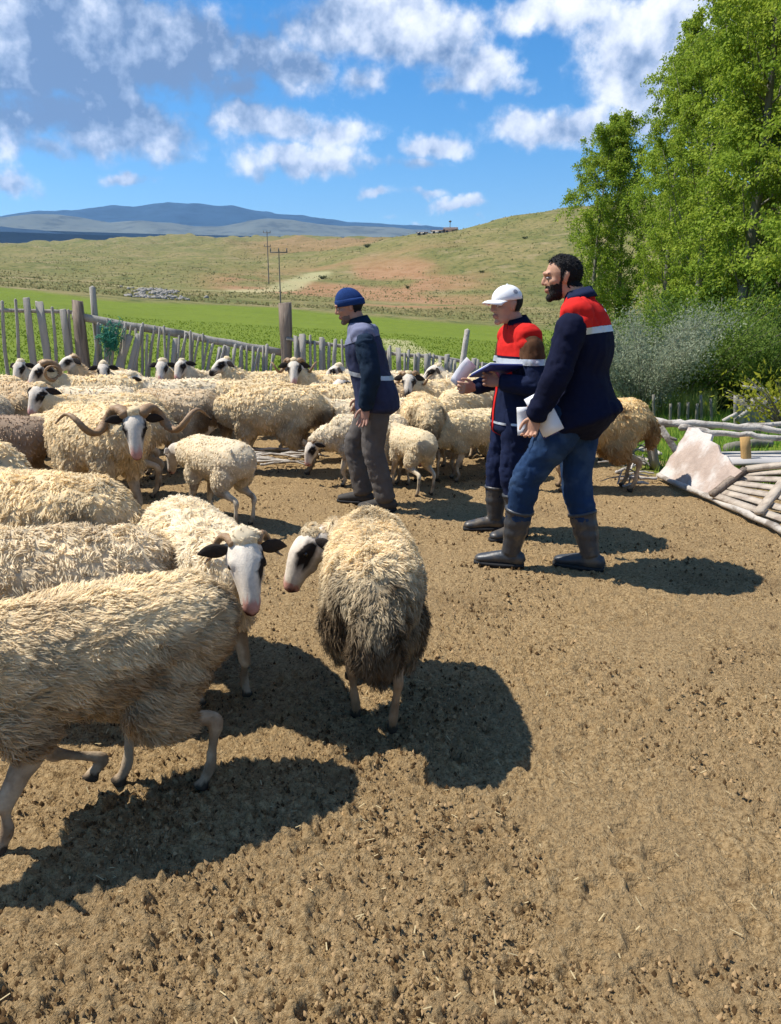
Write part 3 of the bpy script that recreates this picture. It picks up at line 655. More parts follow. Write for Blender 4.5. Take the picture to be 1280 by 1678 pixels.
# ------------------------------------------------------------------ broken rail fence, boards and hurdle at the right
def crooked(name, parent, pts, rad, m=None, seed=0, amp=.018, sub=5):
    rg = np.random.default_rng(seed); P = catmull(np.array([list(p) for p in pts], float), sub); P[1:-1] += rg.normal(0, amp, P[1:-1].shape) * .5; R = np.interp(np.linspace(0, 1, len(P)), np.linspace(0, 1, len(rad)), rad)
    V, F = tube(P, list(R), n=8, sub=2); N = nrm(V - V.mean(0)); V = V + (fbm(V * 16, 3, seed)[:, None] - .5) * .024
    return obj(name, new_mesh(name, V, F), parent, m or M_POLE)
def plank(name, parent, a, b, w, t, m, up=(0, 0, 1), seed=0):
    a, b = Vector(a), Vector(b); d = (b - a); L = d.length; d.normalize(); u_ = Vector(up); s = d.cross(u_).normalized(); n_ = s.cross(d)
    rg = random.Random(seed); V = []
    for k in range(5):
        c = a + d * L * k / 4 + n_ * rg.uniform(-.004, .004)
        for sx, sy in ((-1, -1), (1, -1), (1, 1), (-1, 1)): V.append(list(c + s * sx * w * .5 * (1 + rg.uniform(-.05, .05)) + n_ * sy * t * .5))
    q = [[k * 4 + j, k * 4 + (j + 1) % 4, k * 4 + 4 + (j + 1) % 4, k * 4 + 4 + j] for k in range(4) for j in range(4)] + [[3, 2, 1, 0], [16, 17, 18, 19]]
    return obj(name, new_mesh(name, np.array(V), np.array(q), smooth=False), parent, m)
def build_right():
    # two long stripped poles carried on crossed props
    f = empty('rail_fence', (0, 0, 0)); tag(f, 'broken rail fence of crooked pale poles on props beside the poplars', 'fence')
    p0, p1, p2, p3 = aty(985, 668, 7.9), aty(1085, 692, 7.3), aty(1180, 697, 7.2), aty(1340, 712, 7.0); crooked('pole', f, [p0, p1, p2, p3], [.030, .036, .032, .027], seed=1)
    crooked('pole', f, [aty(1000, 676, 7.75), aty(1060, 698, 7.4), aty(1130, 694, 7.3), aty(1200, 700, 7.2), aty(1340, 694, 7.1)], [.024, .030, .028, .024, .022], seed=2)
    crooked('pole', f, [aty(1115, 700, 7.15), aty(1165, 708, 7.1), aty(1240, 716, 7.0), aty(1350, 726, 6.9)], [.032, .029, .026, .022], seed=3)
    crooked('pole', f, [aty(1005, 672, 7.7), aty(1060, 703, 7.35), aty(1108, 722, 7.2)], [.022, .020, .015], seed=4)
    a = at(1090, 752); crooked('prop', f, [(a.x, 7.2, 0), aty(1083, 700, 7.25)], [.036, .030], seed=5, amp=.005); plank('prop', f, (aty(1076, 748, 7.35).x, 7.35, 0), aty(1062, 698, 7.3), .12, .03, M_WOODG, seed=4)
    plank('prop', f, aty(1032, 730, 7.45), aty(1056, 696, 7.35), .07, .03, M_WOODG, seed=6)
    plank('post', f, (aty(1226, 770, 6.9).x, 6.9, 0), aty(1221, 716, 6.95), .075, .05, mat('ochre_wood', (.40, .25, .10), .9, .1, .2, 8, .4, 40), seed=7, up=(0, 1, 0))
    # flaking board propped over the hurdle
    n = 14; A, B, C_, D = at(1074, 786), at(1160, 822), aty(1190, 766, 6.35), aty(1128, 700, 6.9)
    A.z = .03; B.z = .03
    E = aty(1166, 712, 6.85)
    def onpl(u, v):
        nn = (B - A).cross(D - A); d = ray(u, v); t = nn.dot(A - Vector((0, 0, CAM_H))) / nn.dot(d); return Vector((0, 0, CAM_H)) + d * t
    poly = [A, B] + [onpl(u, v) for u, v in ((1216, 772), (1200, 762), (1192, 748), (1180, 742), (1176, 728), (1164, 722), (1167, 712), (1150, 708), (1144, 701))] + [D] + [onpl(u, v) for u, v in ((1120, 716), (1112, 726), (1108, 738), (1098, 748), (1090, 764))]
    nrm_ = (B - A).cross(D - A).normalized(); bm = bmesh.new(); top = [bm.verts.new(p) for p in poly]; bm.faces.new(top); ret = bmesh.ops.extrude_face_region(bm, geom=bm.faces[:]); [setattr(v, 'co', v.co - nrm_ * .022) for v in ret['geom'] if isinstance(v, bmesh.types.BMVert)]
    bmesh.ops.recalc_face_normals(bm, faces=bm.faces[:]); bmesh.ops.triangulate(bm, faces=bm.faces[:]); me = bpy.data.meshes.new('board'); bm.to_mesh(me); bm.free(); o = obj('broken_board', me, None, M_PLY); tag(o, 'large flaking whitewashed board with torn edge propped on the pole fence', 'board')
    # slatted hurdle lying on the earth
    h = empty('slatted_hurdle', (0, 0, 0)); tag(h, 'fallen slatted wooden hurdle lying at the yard edge', 'hurdle')
    a, b = at(1078, 788), at(1330, 905); a.z = b.z = .05; crooked('frame_bar', h, [a, (a + b) / 2 + Vector((.02, 0, .0)), b], [.024, .026, .026], M_POLE, 8, .004)
    z = .07
    slat_m = mat('pale_slat', (.40, .34, .275), .9, .1, .35, 5, .6, 40, stretch=(2, 2, 2), var2=((.22, .17, .135), 4, .7))
    A2, B2, A3, B3 = at(1166, 830), aty(1224, 774, 6.0), at(1330, 896), aty(1335, 762, 5.75); A2.z = A3.z = .07
    nn = (A3 - A2).cross(B2 - A2).normalized(); W_ = (B2 - A2).length / 6
    for k in range(6):
        t = (k + .5) / 6.0; plank('slat', h, A2.lerp(B2, t), A3.lerp(B3, t), W_ * .88, .018, slat_m, up=nn, seed=20 + k)
    plank('cross_bar', h, A2 + nn * .03, B2 + nn * .03, .05, .04, M_WOODB, up=nn, seed=3)
    a, b = A2.lerp(A3, .52) + nn * .035, B2.lerp(B3, .80) + nn * .035; plank('brace', h, a, b, .07, .03, slat_m, up=nn, seed=31)
    plank('top_bar', h, B2 + nn * .03, B3 + nn * .03, .055, .03, slat_m, up=nn, seed=33)
    w = plank('weathered_panel', None, (2.95, 7.05, .16), (4.2, 6.9, .22), .55, .03, mat('grey_panel', (.42, .40, .38), .9, .1, .25, 4), seed=9); tag(w, 'grey board lying flat behind the hurdle', 'board')
    # sticks and split logs heaped at the foot of the rails
    rg = random.Random(9)
    g = 'loose branches at the foot of the rail fence'
    specs = [((1030, 757), (1080, 768), .030, 'pale sawn branch end-on at the foot of the rails'), ((1048, 742), (1082, 752), .032, 'short thick log under the props'), ((1015, 790), (1075, 792), .018, 'thin stick lying at the yard edge under the brown sheep'), ((1010, 776), (1068, 765), .016, 'twig crossing the others behind the brown sheep'), ((1020, 800), (1062, 798), .014, 'thin pale twig nearest the yard'),
             ((1190, 745), (1262, 738), .06, 'dark rotting log in the grass behind the flaking board'), ((1195, 764), (1265, 757), .03, 'pale branch beside the rotting log')]
    for k, (p, q, r, lab) in enumerate(specs):
        a, b = at(*p), at(*q); a.z = r; b.z = r + .02; o = crooked('branch', None, [a, (a + b) / 2 + Vector((0, 0, .02)), b], [r, r * .9, r * .7], M_POLE if k != 5 else M_BARK, 40 + k, .006); tag(o, lab, 'branch', g)
    for k in range(26):
        c = at(rg.uniform(1000, 1065), rg.uniform(745, 800)); an = rg.uniform(0, 3.1); L = rg.uniform(.12, .4); d = Vector((math.cos(an), math.sin(an) * .6, rg.uniform(-.1, .5))) * L * .5; c.z = .06 + rg.random() * .08
        o = crooked('twig', None, [c - d, c + Vector((0, 0, .02)), c + d], [.008, .007, .004], M_BARK if k % 2 else M_POLE, 60 + k, .004, 3); tag(o, 'loose twig in the heap beside the brown sheep', 'twig', 'twigs heaped beside the brown sheep')
    # sticks lying under the sheep at the foot of the stake fence
    for k in range(16):
        c = at(rg.uniform(400, 520), rg.uniform(738, 765)); an = rg.uniform(-.3, .3); L = rg.uniform(.2, .6); d = Vector((math.cos(an), math.sin(an), 0)) * L * .5; c.z = .03
        o = crooked('branch', None, [c - d, c + Vector((0, .02, .015)), c + d], [.014, .013, .009], M_POLE, 90 + k, .004, 3); tag(o, 'grey branch on the ground under the sheep by the fence', 'branch', 'branches under the sheep by the fence')
    # old stake gate further back
    gts = empty('stake_gate', (0, 0, 0)); tag(gts, 'ruined grey stake gate with slanting braces under the poplars', 'gate')
    for k in range(9):
        u = 1208 + k * 9; a = aty(u, 700, 9.6); t = aty(u + rg.uniform(-3, 3), 655 + rg.uniform(-14, 18) - (18 if k == 1 else 0), 9.6); plank('stake', gts, (a.x, 9.6, -.02), t, .05 + .03 * rg.random(), .02, M_WOODG, up=(0, 1, 0), seed=k)
    plank('brace', gts, aty(1205, 690, 9.5), aty(1262, 645, 9.5), .05, .03, M_WOODG, (0, 1, 0), 41); plank('brace', gts, aty(1216, 634, 9.5), aty(1262, 640, 9.5), .045, .03, M_WOODG, (0, 1, 0), 42); plank('brace', gts, aty(1185, 690, 9.45), aty(1208, 678, 9.5), .045, .03, M_POLE, (0, 1, 0), 43)
    for k, u in enumerate((1072, 1098, 1112, 1126, 1141, 1150, 1166)):
        a = aty(u, 700, 10.4); t = aty(u + rg.uniform(-2, 2), 648 + rg.uniform(-8, 14), 10.4); o = plank('stake', None, (a.x, 10.4, -.02), t, .032, .02, M_BARK, (0, 1, 0), 50 + k); tag(o, 'lone grey fence stake in the scrub, number %s from the grey bush' % ('one', 'two', 'three', 'four', 'five', 'six', 'seven')[k], 'stake', 'lone stakes under the poplars')
build_right()

# ------------------------------------------------------------------ power poles and the farmhouse on the ridge
def build_far():
    mt = mat('pole_grey', (.16, .15, .14), .85, .2, .2, 2)
    def pylon(u, vt, R, arms, label, w=.16):
        d = ray(u, 470); az = math.atan2(d.x, d.y); x, y = R * math.sin(az), R * math.cos(az); z0 = gz(x, y); H = aty(u, vt, y).z - z0
        r = empty('utility_pole', (x, y, z0)); tag(r, label, 'utility pole', 'power line poles')
        V, F = tube([(0, 0, -.3), (0, 0, H * .5), (0, 0, H)], [w, w * .8, w * .6], n=8); obj('shaft', new_mesh('shaft', V, F), r, mt)
        for h, L in arms:
            V, F = boxv((0, -.12, H - h), (L, .11, .11)); obj('cross_arm', new_mesh('cross_arm', V, F, smooth=False), r, mt)
            for sx in (-.46, 0, .46):
                V, F = tube([(sx * L, -.12, H - h + .06), (sx * L, -.12, H - h + .42)], [.07, .06], n=6, sub=1); obj('insulator', new_mesh('insulator', V, F), r, mt)
        return r
    pylon(441, 379, 170, [(.3, 1.5), (3.0, 1.3)], 'taller double-armed power pole standing farther up the slope', .12)
    pylon(459, 408, 88, [(.35, 1.9)], 'nearer power pole with one wide cross-arm below the slope', .075)
    d = ray(735, 374); az = math.atan2(d.x, d.y); R = 296; x, y = R * math.sin(az), R * math.cos(az); z = gz(x, y) - .3
    def house(dx, w, dpt, h, rh, wall, roof, label):
        r = empty('farmhouse', (x + dx, y, z), -.15); tag(r, label, 'house', 'farm buildings on the ridge')
        V, F = boxv((0, 0, h / 2), (w, dpt, h)); obj('wall', new_mesh('wall', V, F, smooth=False), r, wall)
        V = np.array([[-w/2-.3, -dpt/2-.3, h], [w/2+.3, -dpt/2-.3, h], [w/2+.3, dpt/2+.3, h], [-w/2-.3, dpt/2+.3, h], [-w/2-.3, 0, h+rh], [w/2+.3, 0, h+rh]]); q = [[0, 1, 5, 4], [2, 3, 4, 5]]
        me = bpy.data.meshes.new('roof'); me.from_pydata(V.tolist(), [], q + [[0, 4, 3], [1, 2, 5], [3, 2, 1, 0]]); obj('roof', me, r, roof)
        for k in (-.25, .25):
            V, F = boxv((k * w, -dpt / 2 - .02, h * .55), (.9, .08, 1.0)); obj('window', new_mesh('window', V, F, smooth=False), r, mat('dark_pane', (.03, .035, .04), .3, .5))
        return r
    wl = mat('plaster_wall', (.45, .42, .38), .95, .1, .1, 1); rf = mat('dull_roof', (.13, .10, .09), .9, .1, .2, 1)
    house(0.8, 4.6, 4, 1.9, .9, mat('brown_wall', (.16, .12, .10), .95, .1, .1, 1), rf, 'dark squat farm building with the mast on the ridge'); house(-4.0, 4.2, 4, 1.5, .4, wl, rf, 'low pale farm shed left of the dark building on the ridge'); house(-9.5, 3.5, 3, .9, .3, wl, rf, 'lowest pale shed at the far left of the farm on the ridge')
    m_ = empty('mast', (x + .6, y + .5, z)); tag(m_, 'thin antenna mast above the dark farm building', 'mast'); V, F = tube([(0, 0, 0), (0, 0, 5.2)], [.16, .13], n=6, sub=1); obj('shaft', new_mesh('shaft', V, F), m_, mt); V, F = boxv((0, 0, 4.8), (.9, .3, .5)); obj('antenna', new_mesh('antenna', V, F, smooth=False), m_, mt)
build_far()
# ------------------------------------------------------------------ sheep
from mathutils.kdtree import KDTree
RNG = np.random.default_rng(7)
M_SKIN = mat('sheep_skin', attr=True, rough=.95, spec=.08, var=.25, nscale=60, bump=.3, bscale=170)
M_WOOL = mat('wool', attr=True, rough=1.0, spec=.05, var=.10, nscale=30, trans=.36)
M_HORN = mat('horn', (.27, .165, .085), .55, .35, .35, 30, .4, 120, stretch=(1, 1, 1))
M_EYE = mat('sheep_eye', (.012, .009, .007), .15, .6)
M_TAG = mat('yellow_plastic', (.75, .50, .03), .4, .4, .05, 30)

def ribbons(P, N, flow, L, W, rng, curl=.35, stand=.7, jitter=.35, clump=None, segs=3):
    """wool locks: one tapering curved ribbon per root; 7 verts, 5 tris each"""
    n = len(P)
    j = rng.normal(0, jitter, (n, 3))
    d0 = nrm(N * stand + flow * .55 + j * .6)
    d1 = nrm(flow * 1.0 + N * .22 + j)
    L = L[:, None]
    p1 = P + d0 * L * .42
    p2 = p1 + nrm(d0 * .4 + d1) * L * .36
    p3 = p2 + nrm(d1 + rng.normal(0, curl, (n, 3))) * L * .34
    if clump is not None: p3 = p3 * .35 + clump * .65; p2 = p2 * .7 + clump * .3
    S = nrm(np.cross(d1, N) + rng.normal(0, .25, (n, 3)))
    w = W[:, None]
    V = np.stack([P - S * w * .5, P + S * w * .5, p1 - S * w * .55, p1 + S * w * .55, p2 - S * w * .36, p2 + S * w * .36, p3], 1).reshape(-1, 3)
    if segs == 2:
        V = V.reshape(n, 7, 3)[:, [0, 1, 2, 3, 6]]; V[:, 2:4] += (p2 - p1)[:, None] * .35; b = (np.arange(n) * 5)[:, None, None]
        return V.reshape(-1, 3), (np.array([[0, 1, 3], [0, 3, 2], [2, 3, 4]])[None] + b).reshape(-1, 3)
    b = (np.arange(n) * 7)[:, None, None]
    T = (np.array([[0, 1, 3], [0, 3, 2], [2, 3, 5], [2, 5, 4], [4, 5, 6]])[None] + b).reshape(-1, 3)
    return V, T
def sample_surface(V, F, n, rng):
    tri = np.concatenate([f[:, [0, 1, 2]] for f in F] + [f[:, [0, 2, 3]] for f in F if f.shape[1] == 4])
    a, b, c = V[tri[:, 0]], V[tri[:, 1]], V[tri[:, 2]]
    ar = np.linalg.norm(np.cross(b - a, c - a), axis=1)
    k = rng.choice(len(tri), n, p=ar / ar.sum())
    u, v = rng.random(n), rng.random(n); m = u + v > 1; u[m], v[m] = 1 - u[m], 1 - v[m]
    return a[k] + (b - a)[k] * u[:, None] + (c - a)[k] * v[:, None], tri[k], u, v

def horn_mesh(base, f, s, u, sg, r0, out, turns, rad, thick, rise=0.0, start=0.0, lateral=0.0):
    """a ridged horn curling round the side axis"""
    t = np.linspace(0, 1, 54); th = start + t * turns * 2 * np.pi
    rr = rad * (1 - .38 * t)
    C = -f[None] * (rr * np.sin(th))[:, None] + u[None] * (rr * np.cos(th) - rad * math.cos(start) + rise * t)[:, None] + f[None] * (rad * math.sin(start))
    C = base + C + s[None] * (sg * (out * t + lateral * np.sin(np.pi * t)))[:, None]
    R = thick * (1 - .86 * t ** 1.35) * (1 + .075 * np.sin(t * 120))
    return tube(C, [(a, a * .8) for a in R], side=tuple(s), n=9, sub=1)

def head_frame(yaw, pitch, roll=0.0):
    y, p = math.radians(yaw), math.radians(pitch)
    f = np.array([math.cos(p) * math.cos(y), math.cos(p) * math.sin(y), math.sin(p)])
    s = np.cross([0, 0, 1], f); s /= np.linalg.norm(s); u = np.cross(f, s)
    r = math.radians(roll); s, u = s * math.cos(r) + u * math.sin(r), u * math.cos(r) - s * math.sin(r)
    return f, s, u

def sheep(pos, heading, label, scale=1.0, neck=(0, 42, .34), head=(0, -35, 0), feet=None, wool=.036, locks=3000, lock_w=.020, lock_l=.07,
          base=(.80, .68, .49), dirt=(.20, .13, .07), dirty=.45, horns=None, face=0, lamb=False, vox=.016, group='sheep of the flock', tagged=False, belly=1.0, staple=14, segs=2, dz=0.0, shellkeep=.4, hang=.3, matted=.0, swirl=1.1, swf=9., stand=.75, flow=(-.28, 0, -1.0), seed=0, curly=.35, legcol=(.50, .41, .29), z0=0.0, zsc=1.0, tail=True):
    rng = np.random.default_rng(100 + seed)
    root = empty('sheep', (pos[0], pos[1], z0), math.radians(heading), scale)
    root.scale = (scale, scale, scale * zsc)
    tag(root, label, 'lamb' if lamb else 'sheep', group)
    B = belly
    tor = [((-.46, 0, .60), (.055, .06)), ((-.40, 0, .59), (.112, .122)), ((-.27, 0, .578), (.148, .152)), ((-.06, 0, .565), (.162 * B, .168 * B)), ((.14, 0, .563), (.152 * B, .165)), ((.28, 0, .58), (.125, .152)), ((.37, 0, .59), (.085, .10))]
    nb = np.array([.27, 0, .61])
    ny, np_, nl = neck
    nd = np.array([math.cos(math.radians(np_)) * math.cos(math.radians(ny)), math.cos(math.radians(np_)) * math.sin(math.radians(ny)), math.sin(math.radians(np_))])
    poll = nb + nd * nl
    mid = nb * .5 + poll * .5 + np.array([.04 * math.cos(math.radians(ny * .3)), .0, -.012])
    nk = [(nb - np.array([.06, 0, .05]), (.125, .15)), (mid, (.082, .105)), (poll - nd * .02, (.066, .078))]
    f, s, u = head_frame(*head)
    HP = lambda a, b, c: poll + f * a + s * b + u * c
    hs = 1.0 if not lamb else .92
    hd = [(HP(-.055, 0, -.012), (.045, .05)), (HP(-.01, 0, 0), (.066, .068)), (HP(.05, 0, .004), (.067, .076)), (HP(.105, 0, -.002), (.053, .068)), (HP(.16, 0, -.012), (.041, .052)), (HP(.205, 0, -.022), (.036, .041)), (HP(.235, 0, -.030), (.024, .027))]
    feet = feet or [(.25, .10, 0), (.23, -.10, 0), (-.34, .10, 0), (-.33, -.10, 0)]
    legs, hoof_pts = [], []
    ls = .75 if not lamb else 1.0
    for k, (fx, fy, fz) in enumerate(feet):
        sg = 1 if fy > 0 else -1
        if k < 2:
            sh = np.array([.23, sg * .085, .46]); el = np.array([.20, sg * .095, .34]); ft = np.array([fx, fy, fz])
            kn = el * .45 + (ft + [0, 0, .02]) * .55 + np.array([.035 + .10 * fz, 0, .0]); fe = ft + np.array([-.012 - fz * .3, 0, .072])
            legs.append([(sh, (.062, .085)), (el, (.044, .055)), ((el + kn) / 2 + [0, 0, .0], (.031, .037)), (kn, (.025, .029)), (kn * .8 + fe * .2, (.018, .020)), ((kn + fe) / 2, (.0145, .016)), (fe, (.020, .022)), (ft + [.006, 0, .034], (.0165, .020)), (ft + [.022, 0, .008], (.026, .034))])
        else:
            hp = np.array([-.25, sg * .085, .50]); ft = np.array([fx, fy, fz])
            st = np.array([-.17 + (fx + .33) * .35, sg * .115, .36]); hk = np.array([fx - .045, (fy + sg * .105) / 2, .235 + fz * .6]); fe = ft + np.array([-.018, 0, .075])
            legs.append([(hp, (.085, .115)), (st, (.060, .085)), ((st + hk) / 2, (.027, .040)), (hk + [.012, 0, .03], (.020, .028)), (hk, (.022, .030)), (hk * .75 + fe * .25, (.0165, .020)), ((hk + fe) / 2, (.015, .0175)), (fe, (.020, .022)), (ft + [.004, 0, .034], (.0165, .020)), (ft + [.022, 0, .008], (.026, .034))])
        hoof_pts.append(np.array(feet[k]))
    mk = lambda ch, infl=0.0, **kw: tube([c[0] for c in ch], [(c[1][0] + infl, c[1][1] + infl) for c in ch], **kw)
    parts = [mk(tor, n=16), mk(nk), mk(hd, side=tuple(s), n=14)] + [mk(l) for l in legs]
    # jaw and brow fill out the head
    parts += [ball(HP(.10, 0, -.040), (.045, .045, .035), 10, 7)] + [ball(HP(.058, sg * .046, .036), .026, 8, 6) for sg in (1, -1)]
    parts += [ball(HP(.215, 0, -.045), (.028, .028, .018), 8, 6)]
    V, F = remesh(parts, vox * .72, 3, keep=.155)
    nb_ = len(V)
    # ears: cupped leaves that droop sideways
    for sg in (1, -1):
        e0 = HP(-.005, sg * .055, .022); d = nrm(s * sg * .9 - u * .42 - f * .18)
        n_ = 7; tt = np.linspace(0, 1, n_); wdt = .030 * np.sin(np.pi * (tt * .86 + .10)) ; ax = nrm(np.cross(d, f * .5 + u * .5) )
        ce = e0 + d * (tt * (.125 if not lamb else .11))[:, None] - u * (tt ** 2 * .02)[:, None]
        EV, EF = tube(ce, [(max(w, .004), .0055) for w in wdt], side=tuple(ax), n=8, sub=1)
        V = np.concatenate([V, EV]); F = F + [EF + len(V) - len(EV)]
    V[:nb_] += vnormals(V, F)[:nb_] * ((fbm(V[:nb_] * 50, 2, seed + 77) - .5) * .006)[:, None]
    hl = (V - poll); ha, hb, hc = hl @ f, hl @ s, hl @ u
    c = np.tile(np.array(legcol), (len(V), 1))
    nz = fbm(V * 22, 3, seed + 3)[:, None]
    isleg = V[:, 2] < .40
    dl = (isleg * np.clip(sstep(fbm(V * 16, 3, seed + 21), .42, .62) * .75 + sstep(.16 - V[:, 2], 0, .14) * .55, 0, .9))[:, None]; c = c * (1 - dl) + np.array((.20, .135, .08)) * (.7 + .6 * nz) * dl
    hoof = np.zeros(len(V), bool)
    for h in hoof_pts: hoof |= (np.linalg.norm((V - h)[:, :2], axis=1) < .06) & (V[:, 2] < h[2] + .030)
    c[hoof] = (.055, .042, .030)
    ishead = (np.linalg.norm(hl, axis=1) < .33) & (ha > -.07) & (np.abs(hb) < .2) & (np.abs(hc) < .15) & (V[:, 2] > .1)
    white = np.array((.64, .565, .47)); black = np.array((.022, .018, .016)); pink = np.array((.52, .27, .22))
    fc = np.tile(white, (len(V), 1)) * (.70 + .55 * nz)
    stain = sstep(fbm(V * 14, 3, seed + 13), .52, .70)[:, None] * .45; fc = fc * (1 - stain) + np.array((.42, .33, .23)) * stain
    wob = (fbm(V * 45, 3, seed + 9) - .5) * .060
    eyep = ((ha - .072) / .062) ** 2 + ((hc - .018) / .040) ** 2 + wob * 12 < 1.0
    eyep &= np.abs(hb) > .034
    if face in (0, 1): fc[eyep] = black
    if face == 1: fc[(ha > .17 + wob) & (hc < .03)] = black * 1.6
    else:
        nose = (ha > .205 + wob * .5); fc[nose] = pink
        fc[(ha > .222) & (hc > -.035) & (hc < -.016)] = (.09, .04, .035)
    fc[(np.abs(ha - .232) < .02) & (np.abs(hc + .047) < .004)] = (.07, .03, .03)
    if face == 2: fc[eyep & (hb > 0)] = black
    if face == 3: fc = fc * .9
    ear = np.arange(len(V)) >= nb_
    if face != 3: fc[ear] = black * 1.3
    else: fc[ear] = white * .7
    c[ishead] = fc[ishead]
    body = obj('body', new_mesh('body', V, F, col=c), root, M_SKIN)
    for sg in (1, -1):
        ev, ef = ball(HP(.066, sg * .0605, .026), .0125, 8, 6); obj('eye', new_mesh('eye', ev, ef), root, M_EYE)
    if horns:
        for sg in (1, -1):
            hv, hf = horn_mesh(HP(-.012, sg * .042, .050), f, s, u, sg, 0, **horns); obj('horn', new_mesh('horn', hv, hf), root, M_HORN)
    if tagged:
        e0 = HP(-.02, tagged * .12, -.022); bv, bf = boxv((0, 0, 0), (.042, .006, .036)); R = np.stack([f, s * .3 + u, u], 1)
        obj('ear_tag', new_mesh('ear_tag', bv @ np.stack([f, s, u], 0) + e0, bf, smooth=False), root, M_TAG)
    # fleece: an uneven woollen coat over trunk, neck and thighs with real locks standing off it
    w = wool
    ft_ = [mk([(np.array(p) + [0, 0, .01], r) for p, r in tor], w, n=16), tube([x[0] for x in nk[:2]] + [poll - nd * .05], [(nk[0][1][0] + w * .8, nk[0][1][1] + w * .8), (nk[1][1][0] + w * .8, nk[1][1][1] + w * .8), (.066 + w * .35, .074 + w * .35)])]
    for k, l in enumerate(legs):
        ft_.append(mk(l[:3] if k >= 2 else l[:2], w * (.55 if k >= 2 else .45)) if not lamb else mk(l[:2], w * .6))
    if tail: ft_.append(tube([(-.43, 0, .62), (-.50, 0, .55), (-.51, 0, .44), (-.49, 0, .36)], [(.06, .05), (.085, .055), (.085, .05), (.03, .025)]))
    if not lamb: ft_.append(ball(HP(-.035, 0, .035), (.058, .058, .045), 10, 7))
    FV, FF = remesh(ft_, vox * 1.5, 3, keep=shellkeep)
    N = vnormals(FV, FF)
    amp = w * .55
    stp = 1 - np.abs(fbm(FV * 30 + (fbm(FV * 11, 2, seed + 44)[:, None] - .5) * 2.5, 2, seed + 45) - .5) * 4
    FV = FV + N * (stp * matted)[:, None]
    FV = FV + N * ((fbm(FV * 13, 3, seed + 40) - .5) * amp * 1.6 + (fbm(FV * 40, 2, seed + 50) - .5) * amp * .7)[:, None]
    def wool_col(p, k):
        g = fbm(p * 6, 3, seed + 60)[:, None]; h_ = fbm(p * 24, 2, seed + 61)[:, None]
        low = sstep(.62 + dz - p[:, 2], -.10, .26); rear = sstep(-p[:, 0] + (g[:, 0] - .5) * .3, .20, .48) * sstep(.74 + dz - p[:, 2] + (g[:, 0] - .5) * .35, -.02, .36)
        dd = np.clip((low * .65 + rear * .95) * dirty * (.55 + 1.0 * g[:, 0]) + dirty * .35 * sstep(g[:, 0], .55, .75), 0, .93)[:, None]
        cc = np.array(base) * np.array((1.0, .975, .90)) * (.80 + .40 * h_) * (1 - dd) + np.array(dirt) * (.7 + .6 * h_) * dd
        return cc * k
    n = locks
    P, tri, uu, vv = sample_surface(FV, FF, n, rng)
    NN = nrm(N[tri[:, 0]] * (1 - uu - vv)[:, None] + N[tri[:, 1]] * uu[:, None] + N[tri[:, 2]] * vv[:, None])
    g = np.array(flow, float); fl = g - NN * (NN @ g)[:, None]; fl[:, 1] += np.sign(P[:, 1]) * .25 * np.clip(NN[:, 2], 0, 1)
    wf = np.stack([vnoise(P * swf + 31 * i, seed + i) - .5 for i in range(3)], -1); fl = fl + wf * swirl; fl = fl - NN * (np.sum(fl * NN, 1) * .8)[:, None]
    fl = fl / np.maximum(np.linalg.norm(fl, axis=1, keepdims=True), .5)
    LL = lock_l * (.55 + .9 * rng.random(n)) * (.80 + hang * sstep(.60 - P[:, 2], -.1, .25)); WW = lock_w * (.6 + .8 * rng.random(n))
    dpoll = np.linalg.norm(P - poll, axis=1); LL *= np.where(dpoll < .12, .55, 1)
    # locks gather into staples
    K = max(80, int(n / staple)); ci = rng.choice(n, K, replace=False)
    cl = P[ci] + (NN[ci] * .65 * stand + fl[ci] * .8) * (LL[ci] * 1.0)[:, None]
    kd = KDTree(K)
    for i, p in enumerate(P[ci]): kd.insert(p, i)
    kd.balance(); near = np.array([kd.find(p)[1] for p in P])
    LVt = cl[near]; far = np.linalg.norm(P - P[ci][near], axis=1) > lock_l * 1.1
    LVt = np.where(far[:, None], P + (NN * .65 * stand + fl * .8) * LL[:, None], LVt)
    RV, RF = ribbons(P - NN * .006, NN, fl, LL, WW, rng, curly, stand, .34, LVt, segs)
    lc = wool_col(P, 1.0) * (.82 + .36 * rng.random((n, 1))) * (.86 + .28 * rng.random((K, 1)))[near]
    rc = np.repeat(lc, 7 if segs == 3 else 5, 0)
    sc_ = wool_col(FV, .92)
    AV = np.concatenate([FV, RV]); AF = FF + [RF + len(FV)]
    fo = obj('fleece', new_mesh('fleece', AV, AF, col=np.concatenate([sc_, rc])), root, M_WOOL)
    return root
